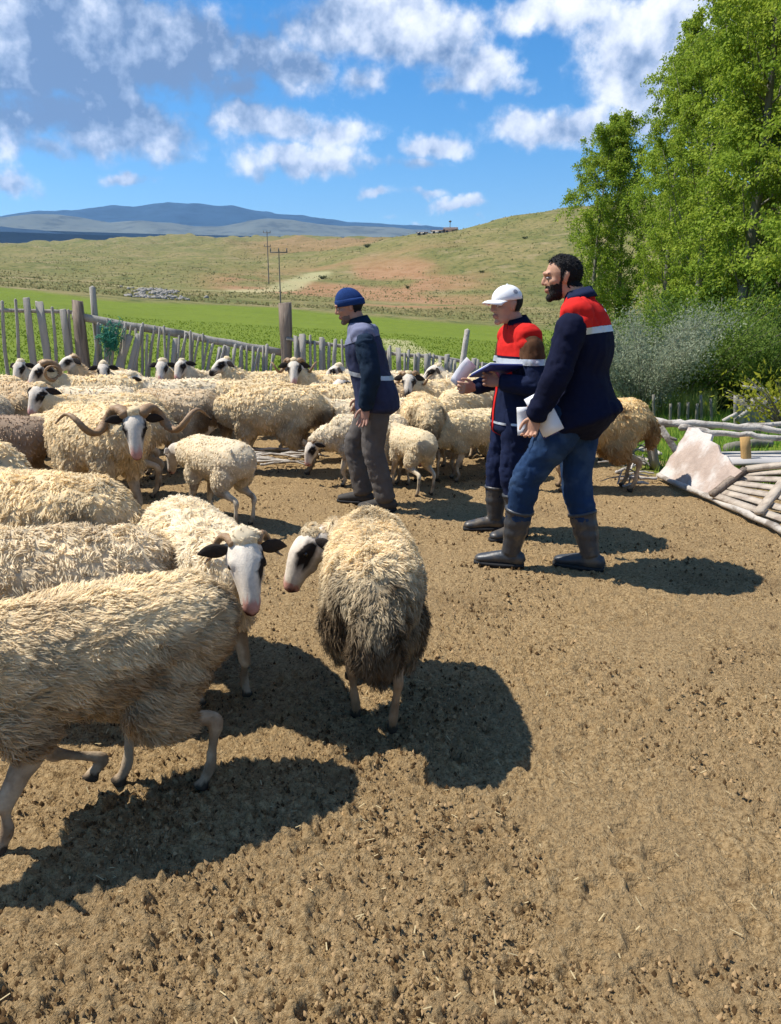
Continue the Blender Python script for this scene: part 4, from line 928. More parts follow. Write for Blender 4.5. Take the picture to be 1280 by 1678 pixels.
# ------------------------------------------------------------------ the flock
def flock():
    BIG = dict(out=.40, turns=1.42, rad=.078, thick=.036); MID = dict(out=.20, turns=1.15, rad=.070, thick=.028); SML = dict(out=.105, turns=.62, rad=.062, thick=.020)
    near = dict(vox=.011, lock_w=.0040, lock_l=.040, matted=.008, swirl=2.2, swf=16., stand=.5, curly=.8); md = dict(vox=.014, lock_w=.0070, lock_l=.036, locks=8600, matted=.008, swirl=1.8, swf=14., stand=.5, curly=.6); fr = dict(vox=.017, lock_w=.0105, lock_l=.042, locks=3200)
    Y = (.92, .77, .53); W = (.95, .84, .66); T = (.80, .64, .44); n = [0]
    def S(pos, hd, lab, lod, **kw):
        n[0] += 1; a = dict(lod); a.update(kw); a.setdefault('seed', n[0]); return sheep(pos, hd, lab, **a)
    # foreground
    S((-.90, 2.10), 212, 'large cream sheep walking out at the left edge, head cut off by the picture', near, shellkeep=.7, locks=64000, lock_l=.050, lock_w=.0034, stand=.34, flow=(-1.0, 0, -.45), swirl=1.7, swf=11., feet=[(.31, .085, 0), (.0, -.08, .055), (-.33, .09, 0), (-.09, -.09, 0)], scale=.92, base=(.90, .76, .54), legcol=(.42, .33, .23), dirty=.95, dirt=(.34, .22, .115), seed=41, neck=(0, 30, .34), wool=.030, staple=22, tail=False)
    S((-.070, 2.78), 93, 'dirty-rumped sheep seen from behind standing alone in the open yard', near, shellkeep=.7, locks=64000, lock_w=.0034, lock_l=.042, neck=(80, -2, .25), head=(118, -50, 8), feet=[(.18, .10, 0), (.13, -.10, 0), (-.15, .075, 0), (-.27, -.070, 0)], dirty=1.15, dz=.035, dirt=(.105, .068, .040), tagged=-1, base=(.90, .76, .54), face=2, seed=42, scale=.94, wool=.026, staple=26, hang=.7, legcol=(.33, .225, .135))
    S((-.78, 2.97), 300, 'white fluffy sheep looking at the camera with short ribbed horns', near, locks=36000, lock_w=.0044, neck=(6, 26, .30), head=(-12, -50, 0), horns=SML, base=W, dirty=.25, seed=43, face=2, scale=.93)
    S((-1.64, 3.45), 166, 'broad yellowish sheep with a yellow ear tag at the left edge', near, locks=27000, lock_w=.0048, base=Y, dirty=.5, tagged=1, seed=44, horns=SML, neck=(10, 22, .30))
    S((-1.24, 2.70), 184, 'shaggy dirty-white sheep squeezed behind the large walking one', near, locks=24000, lock_w=.0048, lock_l=.045, scale=.93, base=(.86, .74, .56), dirty=.95, dirt=(.34, .24, .14), seed=45, neck=(0, 5, .30), head=(0, -60, 0))
    S((-2.18, 2.80), 186, 'brownish sheep of which only the rump shows at the left edge', md, base=T, dirty=.9, scale=.95, seed=46)
    # middle
    S((-2.08, 5.42), 320, 'ram with wide corkscrew horns facing the camera', md, locks=13000, scale=1.10, neck=(-12, 24, .30), head=(-33, -56, 0), horns=BIG, base=Y, dirty=.35, seed=47)
    S((-1.26, 5.45), 140, 'short-wooled white lamb turned away beside the corkscrew horns', md, locks=11000, lock_l=.022, wool=.016, scale=.82, lamb=True, base=(.95, .84, .66), dirty=.2, neck=(10, -5, .26), head=(0, -60, 0), face=3, seed=48, legcol=(.62, .53, .39), tail=False)
    S((-2.08, 7.30), 178, 'tan woolly sheep standing side-on behind the ram with corkscrew horns', md, base=(.80, .66, .48), dirty=.6, neck=(0, 0, .30), head=(0, -55, 0), seed=49)
    S((-2.52, 6.85), 206, 'white-faced sheep with black eye patches and ears gazing over the backs', md, base=Y, dirty=.5, neck=(8, 40, .34), head=(52, -42, 0), seed=50)
    S((-1.12, 7.22), 176, 'big round-bellied fleecy sheep standing side-on in the middle of the flock', md, locks=13000, scale=1.06, belly=1.12, base=Y, dirty=.75, dirt=(.17, .11, .06), neck=(0, -22, .30), head=(0, -60, 0), seed=51)
    S((-.55, 8.62), 198, 'ram with curled horns and blazed face looking over the round-bellied sheep', fr, base=Y, neck=(12, 48, .36), head=(76, -44, 0), horns=MID, seed=52, scale=1.05)
    S((-.12, 7.30), 184, 'white sheep with one black eye peering out beside the stooping man', fr, scale=.90, base=W, neck=(0, 18, .34), head=(8, -22, 0), face=0, seed=53)
    S((-.22, 6.72), 188, 'young horned sheep lowering its head behind the stooping man', md, scale=.80, base=W, neck=(0, -28, .34), head=(25, -62, 0), horns=SML, seed=54)
    S((.17, 6.45), 118, 'small lamb with black ears standing right of the stooping man', md, scale=.72, lamb=True, wool=.016, lock_l=.022, base=(.92, .80, .60), dirty=.2, legcol=(.60, .50, .36), neck=(18, 45, .30), head=(35, -25, 0), seed=55, tail=False)
    S((.29, 7.12), 96, 'curly fleeced sheep seen from behind over the small lamb', md, locks=11000, scale=.97, base=Y, dirty=.7, neck=(0, 0, .3), head=(0, -60, 0), seed=56)
    S((.32, 9.05), 186, 'sheep with blazed face held level under the picket fence', fr, base=W, neck=(0, 46, .34), head=(10, -25, 0), face=0, seed=57)
    S((.62, 8.45), 214, 'sheep with small dark horns looking at the camera past the pickets', fr, base=Y, neck=(8, 36, .34), head=(50, -45, 0), horns=MID, seed=58, face=1)
    S((.74, 7.62), 236, 'sheep nosing down left of the man in the cap, back toward the fence', fr, base=Y, dirty=.35, neck=(0, -18, .34), head=(0, -60, 0), seed=59)
    S((.78, 6.92), 196, 'young sheep grazing beside the legs of the man in the cap', md, locks=8000, scale=.82, base=(.92, .79, .55), neck=(0, -36, .36), head=(5, -58, 0), seed=60)
    S((1.05, 8.85), 172, 'pale sheep whose back shows under the paper of the man in the cap', fr, base=W, seed=61)
    S((1.82, 7.75), 203, 'sheep with dark face half hidden between the two men in vests', fr, base=Y, neck=(0, 45, .34), head=(15, -35, 0), face=1, seed=62)
    S((1.72, 6.50), 181, 'brown-fleeced sheep behind the bearded man by the rail fence', md, locks=12000, base=(.86, .67, .38), dirt=(.34, .20, .085), dirty=1.15, neck=(0, -8, .30), head=(0, -58, 0), seed=63, legcol=(.52, .36, .22), scale=1.0)
    # back rows at the left
    S((-3.10, 8.35), 190, 'ram with one great curled horn and black cheek in the back rows', fr, base=Y, neck=(5, 42, .36), head=(28, -42, 0), horns=dict(out=.16, turns=1.25, rad=.095, thick=.038), seed=64, scale=1.06)
    S((-4.42, 9.75), 278, 'black-eared sheep farthest left of the heads under the wide planks', fr, base=W, neck=(-8, 48, .34), head=(-12, -40, 0), seed=65)
    S((-3.62, 9.85), 250, 'brown-cheeked horned sheep under the tall fence post', fr, base=T, neck=(-20, 56, .36), head=(-30, -25, 0), horns=SML, seed=66, face=1)
    S((-3.28, 9.45), 264, 'sheep with two black eye patches facing the camera below the green netting', fr, base=W, neck=(10, 46, .34), head=(24, -45, 0), seed=67)
    S((-2.62, 9.70), 258, 'sheep with spotted face under the stick fence', fr, base=W, neck=(8, 50, .34), head=(14, -42, 0), face=2, seed=68)
    S((-2.16, 9.72), 232, 'sheep with tilted black-patched face third from the big fence post', fr, base=W, neck=(0, 46, .36), head=(22, -38, 12), seed=69)
    S((-1.48, 9.45), 192, 'sheep with dark muzzle nearest the big fence post', fr, base=Y, neck=(0, 50, .36), head=(18, -25, 0), face=1, seed=70)
    S((-2.22, 8.45), 186, 'drooping-eared sheep with its nose down among the back rows', fr, base=W, neck=(0, 30, .34), head=(25, -62, 0), seed=71)
    S((-1.55, 8.45), 180, 'cream sheep side-on behind the round-bellied one', fr, base=Y, dirty=.6, seed=72, neck=(0, 0, .3), horns=SML)
    S((-4.70, 8.90), 196, 'cream sheep side-on at the left edge of the back rows', fr, base=Y, seed=73)
    S((-3.95, 8.10), 176, 'cream sheep side-on left of the great curled horn', fr, base=T, seed=74, neck=(0, 10, .3))
    S((-3.55, 6.75), 104, 'grey-cream sheep with its rump to the camera at the left edge', md, base=(.70, .62, .50), dirty=.6, seed=75, neck=(0, 10, .3))
    S((-3.08, 6.05), 172, 'dark sheep with pinkish bare flank at the left edge', fr, base=(.46, .35, .27), dirty=.6, wool=.022, lock_l=.03, seed=76, neck=(0, 0, .3), scale=.92)
    S((-3.35, 4.55), 160, 'cream sheep cut off by the left edge behind the yellow-tagged one', fr, base=Y, seed=77)
    S((-2.95, 7.62), 184, 'cream sheep pressed between the white-faced one and the great curled horn', fr, base=W, seed=79, neck=(0, 5, .3))
    S((-3.75, 7.25), 170, 'tan sheep side-on left of the white-faced one', fr, base=T, seed=80, neck=(0, 15, .3))
    S((-.95, 9.62), 176, 'cream sheep under the foot of the big fence post', fr, base=Y, seed=81, neck=(0, 5, .3))
    S((-.10, 9.55), 184, 'pale sheep half hidden beyond the stooping man at the pickets', fr, base=W, seed=82, neck=(0, 35, .33))
    S((-4.35, 6.55), 178, 'cream sheep at the left edge beside the one with its rump to the camera', fr, base=W, seed=83)
    S((-2.30, 6.25), 186, 'yellowish sheep directly behind the ram with corkscrew horns', fr, base=Y, seed=84, neck=(0, 0, .3), head=(0, -58, 0))
    S((1.45, 8.95), 188, 'pale sheep low behind the man in the cap at the end of the pickets', fr, base=Y, seed=85, neck=(0, 20, .3))
    S((-2.62, 4.45), 172, 'cream sheep behind the yellow-tagged one, below the ram with corkscrew horns', fr, base=Y, seed=86, neck=(0, 10, .3), locks=5000)
    S((-.52, 7.85), 182, 'cream sheep filling the gap between the round-bellied one and the stooping man', fr, base=Y, seed=87, neck=(0, 0, .3))
    S((.05, 8.25), 190, 'tan sheep just beyond the stooping man in the crowded middle', fr, base=T, seed=88, neck=(0, 25, .33), head=(30, -40, 0))
    S((1.25, 8.15), 186, 'cream sheep pressed behind the waist of the man in the cap', fr, base=Y, seed=89, neck=(0, 0, .3))
    S((-4.9, 7.7), 186, 'cream sheep farthest left in the middle rows', fr, base=W, seed=78)
flock()
# ------------------------------------------------------------------ people
M_SK = mat('skin', attr=True, rough=.6, spec=.3, var=.08, nscale=40, bump=.06, bscale=200)
def cloth(name, c, var=.14, rough=.9, sheen=.0, bump=.25, nsc=9, **kw): return mat(name, c, rough, .15, var, nsc, bump, 420, sheen=sheen, **kw)
M_NAVY = cloth('navy_cloth', (.0045, .0065, .024)); M_RED = cloth('red_cloth', (.55, .018, .014)); M_JEAN = cloth('denim', (.013, .034, .085), .5, nsc=7, var2=((.055, .095, .165), 6, .45))
M_WORK = cloth('blue_work_cloth', (.009, .015, .045), .3); M_GREYT = cloth('grey_trouser_cloth', (.105, .092, .082), .35); M_STRIPE = mat('reflective_tape', (.50, .53, .58), .35, .5, .1, 30, metal=.2)
M_TEAL = cloth('dark_teal_fleece', (.010, .022, .042), .25); M_VESTG = cloth('slate_vest_cloth', (.030, .036, .075), .3); M_SLATE = cloth('slate_yoke_cloth', (.16, .17, .25), .2)
M_BLUEK = cloth('blue_knit', (.012, .040, .150), .25, bump=.6, nsc=40); M_CAPW = cloth('white_cap_cloth', (.80, .80, .80), .05); M_HAIR = mat('dark_hair', (.007, .006, .0075), .65, .2, .4, 120, .8, 160, stretch=(1, 1, .25))
M_BEARD = mat('beard', (.016, .012, .011), .7, .3, .5, 150, .8, 220); M_BOOT = mat('black_rubber', (.036, .040, .046), .42, .45, .25, 14, .15, 60, var2=((.16, .12, .075), 9, .55)); M_SOLE = mat('boot_sole', (.022, .022, .023), .8, .2, .3, 20)
M_SHOE = mat('dusty_shoe', (.055, .05, .045), .8, .2, .4, 20); M_PAPER = mat('paper', (.82, .83, .86), .7, .3, .04, 8); M_BOARD = mat('clipboard_blue', (.02, .035, .20), .4, .4, .1, 10)
M_BROWN = cloth('brown_sleeve_cloth', (.085, .040, .020), .5, nsc=16); M_EYEW = mat('eye_white', (.34, .30, .28), .3, .5); M_IRIS = mat('eye_dark', (.015, .010, .008), .2, .6); M_GREYI = mat('grey_print', (.25, .26, .3), .8)

def shell(V, F, keep, off, thick=.0):
    """the piece of a skin that lies inside the planes [(point, normal)], set off the skin by 'off'"""
    bm = bmesh.new(); vs = [bm.verts.new(v) for v in V]
    for f in F:
        for q in f:
            try: bm.faces.new([vs[i] for i in q])
            except ValueError: pass
    for co, no in keep:
        bmesh.ops.bisect_plane(bm, geom=bm.verts[:] + bm.edges[:] + bm.faces[:], plane_co=co, plane_no=no, clear_outer=True)
    bm.normal_update()
    d = [(v, v.normal.copy()) for v in bm.verts]
    for v, n in d: v.co += n * off
    if thick:
        bmesh.ops.solidify(bm, geom=bm.faces[:], thickness=thick)
    me = bpy.data.meshes.new('shell'); bm.to_mesh(me); bm.free()
    for p in me.polygons: p.use_smooth = True
    return me
def pick(V, F, mask, off, thr=.02):
    """faces whose verts pass the mask, set off by 'off' (an array); for hair and beards"""
    N = vnormals(V, F); fs = [f[mask[f].all(1)] for f in F]; fs = [f for f in fs if len(f)]
    used = np.unique(np.concatenate([f.ravel() for f in fs])); mp = -np.ones(len(V), int); mp[used] = np.arange(len(used))
    return (V + N * off[:, None])[used], [mp[f] for f in fs]
def wrinkle(V, F, amp, seed, sc=(14, 14, 22)):
    N = vnormals(V, F)
    n = fbm(V * np.array(sc) + (fbm(V * 6, 2, seed + 5)[:, None] - .5) * 3, 3, seed); r = 1 - np.abs(n - .5) * 4
    return V + N * (np.clip(r, -1, 1) * amp)[:, None]
def hand(w, d, t, side, curl=.5, spread=1.0):
    """palm and five fingers: wrist point, finger direction, thumb-side direction"""
    w, d, t = np.array(w, float), nrm(np.array(d, float)), np.array(t, float); t = nrm(t - d * (t @ d)); n = np.cross(d, t) * side   # n: back-to-palm
    parts = [tube([w - d * .03, w, w + d * .045, w + d * .085], [(.026, .020), (.028, .019), (.040, .016), (.038, .013)], side=tuple(t))]
    for k, (o, L) in enumerate(((.031, .070), (.0105, .080), (-.0105, .074), (-.031, .058))):
        b = w + d * .078 + t * o; c = curl * (1 + .12 * k); dd = nrm(d + t * o * 4.0 * spread)
        a1, a2, a3 = c * .7, c * 1.5, c * 2.2
        p = [b]; 
        for a, l in ((a1, .45), (a2, .30), (a3, .25)): p.append(p[-1] + (dd * math.cos(a) + n * math.sin(a)) * L * l)
        parts.append(tube(p, [.0098, .0092, .0082, .0062], side=tuple(t), n=8))
    b = w + d * .022 + t * .026; p = [b, b + (t * .8 + d * .7 + n * .3) * .026, b + t * .030 + d * .045 + n * .020, b + t * .030 + d * .070 + n * .030]
    parts.append(tube(p, [.014, .0115, .010, .0075], side=tuple(d), n=8))
    return remesh(parts, .0042, 2)

def person(pos, heading, label, J, hyaw=0, hpitch=0, skin=(.47, .255, .165), hands=(), seed=0):
    root = empty('person', (pos[0], pos[1], 0), math.radians(heading)); tag(root, label, 'person')
    J = {k: np.array(v, float) for k, v in J.items()}
    f, s, u = head_frame(hyaw, hpitch); H = J['head']
    hp = lambda a, b, c: H + f * a + s * b + u * c
    def ell(c, r):
        V, F = ball((0, 0, 0), r, 20, 13); return V @ np.stack([f, s, u]) + hp(*c), F
    ht = lambda p, r, n=8: tube([hp(*q) for q in p], r, side=tuple(s), n=n)
    P = [ell((-.012, 0, .030), (.098, .077, .090)), ell((.024, 0, -.018), (.066, .060, .076)), ell((.026, 0, -.070), (.056, .052, .042)), ell((.066, 0, -.100), (.023, .026, .018)),
         ell((.045, .036, -.016), (.034, .026, .024)), ell((.045, -.036, -.016), (.034, .026, .024)),
         ht([(.080, -.044, .026), (.094, -.014, .030), (.094, .014, .030), (.080, .044, .026)], [.010, .012, .012, .010]),
         ht([(.086, 0, .022), (.096, 0, .002), (.106, 0, -.020), (.101, 0, -.030)], [(.010, .010), (.011, .011), (.013, .011), (.011, .008)]),
         ell((.091, .012, -.027), (.011, .008, .008)), ell((.091, -.012, -.027), (.011, .008, .008)),
         ht([(.078, -.024, -.060), (.093, -.009, -.056), (.093, .009, -.056), (.078, .024, -.060)], [.004, .0055, .0055, .004]),
         ht([(.078, -.021, -.063), (.090, -.008, -.069), (.090, .008, -.069), (.078, .021, -.063)], [.004, .0062, .0062, .004])]
    for sg in (1, -1):
        P.append(ht([(-.010, sg * .073, -.030), (-.008, sg * .077, -.008), (-.016, sg * .083, .014), (-.024, sg * .080, .012)], [(.006, .009), (.007, .014), (.006, .014), (.004, .008)]))
    C, N_, PV = J['chest'], J['neck'], J['pelvis']
    P += [tube([PV + [0, 0, -.06], PV + [0, 0, .08], (PV + C) / 2, C, N_ - [0, 0, .07], N_], [(.145, .10), (.14, .10), (.135, .095), (.155, .10), (.12, .075), (.06, .06)]),
          tube([N_ - [0, 0, .06], N_ + (H - N_) * .25, hp(-.018, 0, -.045)], [(.062, .062), (.056, .058), (.056, .06)])]
    for sd in 'LR':
        P.append(tube([C * .35 + J['sh' + sd] * .65 - [0, 0, .03], J['sh' + sd] * .8 + J['el' + sd] * .2 - [0, 0, .0], J['el' + sd], J['wr' + sd]], [(.045, .045), (.040, .042), (.036, .038), (.027, .024)]))
        P.append(tube([J['hip' + sd], (J['hip' + sd] + J['kn' + sd]) / 2, J['kn' + sd], (J['kn' + sd] * .6 + J['an' + sd] * .4), J['an' + sd]], [(.085, .088), (.072, .076), (.052, .056), (.05, .055), (.036, .042)]))
    V, F = remesh(P, .0062, 3, .4, keep=.4)
    for (w, d, t, sg, cu) in hands:
        HV, HF = hand(J[w], d, t, sg, cu); F = F + [x + len(V) for x in HF]; V = np.concatenate([V, HV])
    l = V - H; a, b, c = l @ f, l @ s, l @ u; inh = np.linalg.norm(l, axis=1) < .16
    col = np.tile(np.array(skin), (len(V), 1)) * (.9 + .2 * fbm(V * 30, 2, seed))[:, None]
    lip = inh & (a > .074) & (c < -.050) & (c > -.078) & (np.abs(b) < .027); col[lip] = np.array(skin) * (.78, .62, .62)
    obj('body', new_mesh('body', V, F, col=col), root, M_SK)
    for sg in (1, -1):
        ev, ef = ball(hp(.0805, sg * .031, .004), (.0105, .0125, .0075), 10, 7); e = obj('eye', new_mesh('eye', ev, ef), root, M_EYEW)
        iv, if_ = ball(hp(.0875, sg * .0315, .004), (.0052, .0052, .0052), 8, 6); obj('iris', new_mesh('iris', iv, if_), e, M_IRIS)
        bv, bf = ht([(.090, sg * .012, .026), (.093, sg * .030, .030), (.078, sg * .048, .025)], [(.0045, .005), (.0045, .005), (.003, .003)]); obj('eyebrow', new_mesh('eyebrow', bv, bf), root, M_HAIR)
    return root, dict(V=V, F=F, a=a, b=b, c=c, inh=inh, f=f, s=s, u=u, hp=hp, ht=ht, J=J)
def hair(root, D, name, mask, off, m, seed, fade=None, strands=0, slen=.02, comb=(-.8, 0, -.5)):
    n = fbm(D['V'] * 60, 3, seed); o = off * (.6 + .9 * n)
    if fade is not None: o = o * fade
    v, f = pick(D['V'], D['F'], mask, o)
    if strands:
        rg = np.random.default_rng(seed); P, tri, uu, vv = sample_surface(v, f, strands, rg); N = vnormals(v, f)[tri[:, 0]]
        fl = np.array(comb, float)[0] * D['f'] + np.array(comb, float)[1] * D['s'] + np.array(comb, float)[2] * D['u']; fl = fl - N * (N @ fl)[:, None]
        rv, rf = ribbons(P - N * .002, N, fl, slen * (.5 + rg.random(strands)), np.full(strands, .0030), rg, .3, .18, .25, None, 2); f = f + [rf + len(v)]; v = np.concatenate([v, rv])
    return obj(name, new_mesh(name, v, f), root, m)
def torso(J, infl=(0, 0, 0, 0), hem=.0, flare=0.0, sleeves=False, back=.0):
    C, N_, PV = J['chest'], J['neck'], J['pelvis']
    low = PV + [-.01 - back, 0, hem]
    P = [tube([low, PV * .5 + low * .5 + [0, 0, .05], PV * .45 + C * .55, C, C * .4 + N_ * .6, N_ - [0, 0, .035], N_ + [.005, 0, .012]],
              [(.195 + flare, .150 + flare), (.190 + flare * .6, .145 + flare * .7), (.182, .138), (.198, .142), (.178, .118), (.115, .082), (.072, .070)], n=20)]
    for sd in 'LR':
        sh = J['sh' + sd]; P.append(tube([N_ * .7 + sh * .3 - [0, 0, .03], sh * .75 + N_ * .25 - [0, 0, .012], sh - [0, 0, .02]], [(.078, .06), (.082, .064), (.080, .062)], side=(1, 0, 0)))
        P.append(tube([sh - [0, 0, .03], sh * .8 + C * .2 - [0, 0, .1]], [(.075, .07), (.07, .07)], side=(1, 0, 0)))
    V, F = remesh(P, .011, 6, keep=.7); return V, F
def sleeve(J, sd, fat=1.0, seed=0, end=1.0):
    sh, el, wr = J['sh' + sd], J['el' + sd], J['wr' + sd]; wr = el + (wr - el) * end
    V, F = remesh([tube([sh * .92 + el * .08, sh * .75 + el * .25, sh * .35 + el * .65, el, el * .5 + wr * .5, wr], [(.050 * fat, .054 * fat), (.068 * fat, .072 * fat), (.062 * fat, .066 * fat), (.058 * fat, .062 * fat), (.053 * fat, .055 * fat), (.045 * fat, .047 * fat)], sub=6)], .009, 3, keep=.6)
    V = wrinkle(V, F, .006, seed, (12, 12, 30)); return wrinkle(V, F, .008, seed + 60, (6, 6, 12)), F
def trousers(J, fat, seed, end=1.0):
    PV = J['pelvis']; P = [tube([PV + [0, 0, -.12], PV + [0, 0, -.02], PV + [0, 0, .1]], [(.165 * fat, .12 * fat), (.178 * fat, .132 * fat), (.165 * fat, .12 * fat)])]
    for sd in 'LR':
        h, k, a = J['hip' + sd], J['kn' + sd], J['an' + sd]; a = k + (a - k) * end
        P.append(tube([h + [0, 0, .03], h * .7 + k * .3, h * .35 + k * .65, k, k * .6 + a * .4, a], [(.104 * fat, .118 * fat), (.098 * fat, .108 * fat), (.082 * fat, .088 * fat), (.072 * fat, .078 * fat), (.066 * fat, .074 * fat), ((.060 * fat, .070 * fat) if end > .9 else (.050, .056))], sub=6))
    V, F = remesh(P, .010, 4, keep=.6); V = wrinkle(V, F, .006, seed, (13, 13, 32)); return wrinkle(V, F, .010, seed + 50, (6, 6, 11)), F
def boot(root, J, sd, toe, tall=True, m=None, seed=0):
    a, k = J['an' + sd], J['kn' + sd]; toe = nrm(np.array(toe, float)); t = np.array([-toe[1], toe[0], 0])
    gz = a[2] - .085
    top = a + (k - a) * .60 if tall else a + (k - a) * .10
    P = []
    r = [(.074, .082), (.066, .075), (.052, .060), (.050, .058)]
    if tall: P.append(tube([top, a + (k - a) * .34, a + (k - a) * .12, a], r, side=tuple(t)))
    else: P.append(tube([top, a], [(.046, .052), (.045, .055)], side=tuple(t)))
    g = np.array([a[0], a[1], gz])
    P.append(tube([g - toe * .075 + [0, 0, .05], g - toe * .03 + [0, 0, .052], g + toe * .06 + [0, 0, .050], g + toe * .14 + [0, 0, .040], g + toe * .195 + [0, 0, .034], g + toe * .215 + [0, 0, .03]], [(.034, .040), (.042, .046), (.043, .044), (.048, .034), (.042, .026), (.022, .014)], side=tuple(t)))
    V, F = remesh(P, .007, 3, keep=.5); V[:, 2] = np.maximum(V[:, 2], gz + .012)
    if tall: V = V + vnormals(V, F) * (.003 * np.sin(V[:, 2:3] * 95) * sstep(V[:, 2:3], gz + .13, gz + .2))
    b = obj('boot' if tall else 'shoe', new_mesh('boot', V, F), root, m or M_BOOT)
    th = np.linspace(0, 2 * np.pi, 28, endpoint=False); x = np.cos(th) * .155 + .07; w = np.where(x > .03, .050, .043) * np.abs(np.sin(th)) ** .55 * np.sign(np.sin(th))
    ring = g + toe * x[:, None] + t * w[:, None]
    sv = np.concatenate([ring + [0, 0, .000], ring + [0, 0, .020], [g + toe * .07, g + toe * .07 + [0, 0, .020]]]); n = 28; j = np.arange(n); k2 = (j + 1) % n
    sf = np.concatenate([np.stack([j, k2, n + k2], -1), np.stack([j, n + k2, n + j], -1), np.stack([k2, j, np.full(n, 2 * n)], -1), np.stack([n + j, n + k2, np.full(n, 2 * n + 1)], -1)])
    obj('sole', new_mesh('sole', sv, sf, smooth=False), b, M_SOLE)
    if tall:
        d = nrm(k - a); rv, rf = tube([top - d * .012, top + d * .006], [(.079, .087), (.079, .087)], side=tuple(t), n=20, sub=1, round_cap=.05); obj('boot_rim', new_mesh('boot_rim', rv, rf), b, M_BOOT)
    return b
def collar(root, J, m, r=.072, h=.045, lean=.01):
    N_ = J['neck'] + np.array([.004, 0, .0]); th = np.linspace(.45, 2 * np.pi - .45, 26)
    ring = lambda rr, z, e: np.stack([np.cos(th) * rr * 1.02 + N_[0] + e, np.sin(th) * rr + N_[1], np.full(26, N_[2] + z) - .02 * np.cos(th)], -1)
    A, B, C = ring(r * 1.10, -.015, 0), ring(r * .98, h, lean), ring(r * 1.25, .0, -.005)
    V = np.concatenate([A, B, C]); j = np.arange(25); q = np.concatenate([np.stack([j, j + 1, 26 + j + 1, 26 + j], -1), np.stack([26 + j, 26 + j + 1, 52 + j + 1, 52 + j], -1)])
    me = new_mesh('collar', V, q); o = obj('collar', me, root, m); md = o.modifiers.new('s', 'SOLIDIFY'); md.thickness = .004; return o
def slab(name, parent, c, ax, ay, size, m, thick=.006, bend=0.0):
    ax = nrm(np.array(ax, float)); ay = np.array(ay, float); ay = nrm(ay - ax * (ay @ ax)); az_ = np.cross(ax, ay)
    n = 6; V = []; F = []
    for k in (0, 1):
        for i in range(n):
            for j in range(2):
                x = (i / (n - 1) - .5); V.append(np.array(c) + ax * x * size[0] + ay * (j - .5) * size[1] + az_ * ((k - .5) * thick + bend * (x * x * 4)))
    def id(k, i, j): return k * 2 * n + i * 2 + j
    for i in range(n - 1):
        F += [[id(1, i, 0), id(1, i + 1, 0), id(1, i + 1, 1), id(1, i, 1)], [id(0, i, 0), id(0, i, 1), id(0, i + 1, 1), id(0, i + 1, 0)],
              [id(0, i, 0), id(0, i + 1, 0), id(1, i + 1, 0), id(1, i, 0)], [id(0, i, 1), id(1, i, 1), id(1, i + 1, 1), id(0, i + 1, 1)]]
    F += [[id(0, 0, 0), id(1, 0, 0), id(1, 0, 1), id(0, 0, 1)], [id(0, n - 1, 0), id(0, n - 1, 1), id(1, n - 1, 1), id(1, n - 1, 0)]]
    return obj(name, new_mesh(name, np.array(V), np.array(F), smooth=False), parent, m)

def worldpt(root, p): 
    r = root.rotation_euler.z; x, y, z = p
    return (root.location.x + x * math.cos(r) - y * math.sin(r), root.location.y + x * math.sin(r) + y * math.cos(r), z)
def band(root, V, F, zlo, zhi, m, name='reflective_stripe', off=.004, extra=(), tilt=(0, 0)):
    nz = Vector((tilt[0], tilt[1], 1)).normalized()
    me = shell(V, F, [((0, 0, zhi), nz), ((0, 0, zlo), -nz)] + list(extra), off)
    return obj(name, me, root, m)

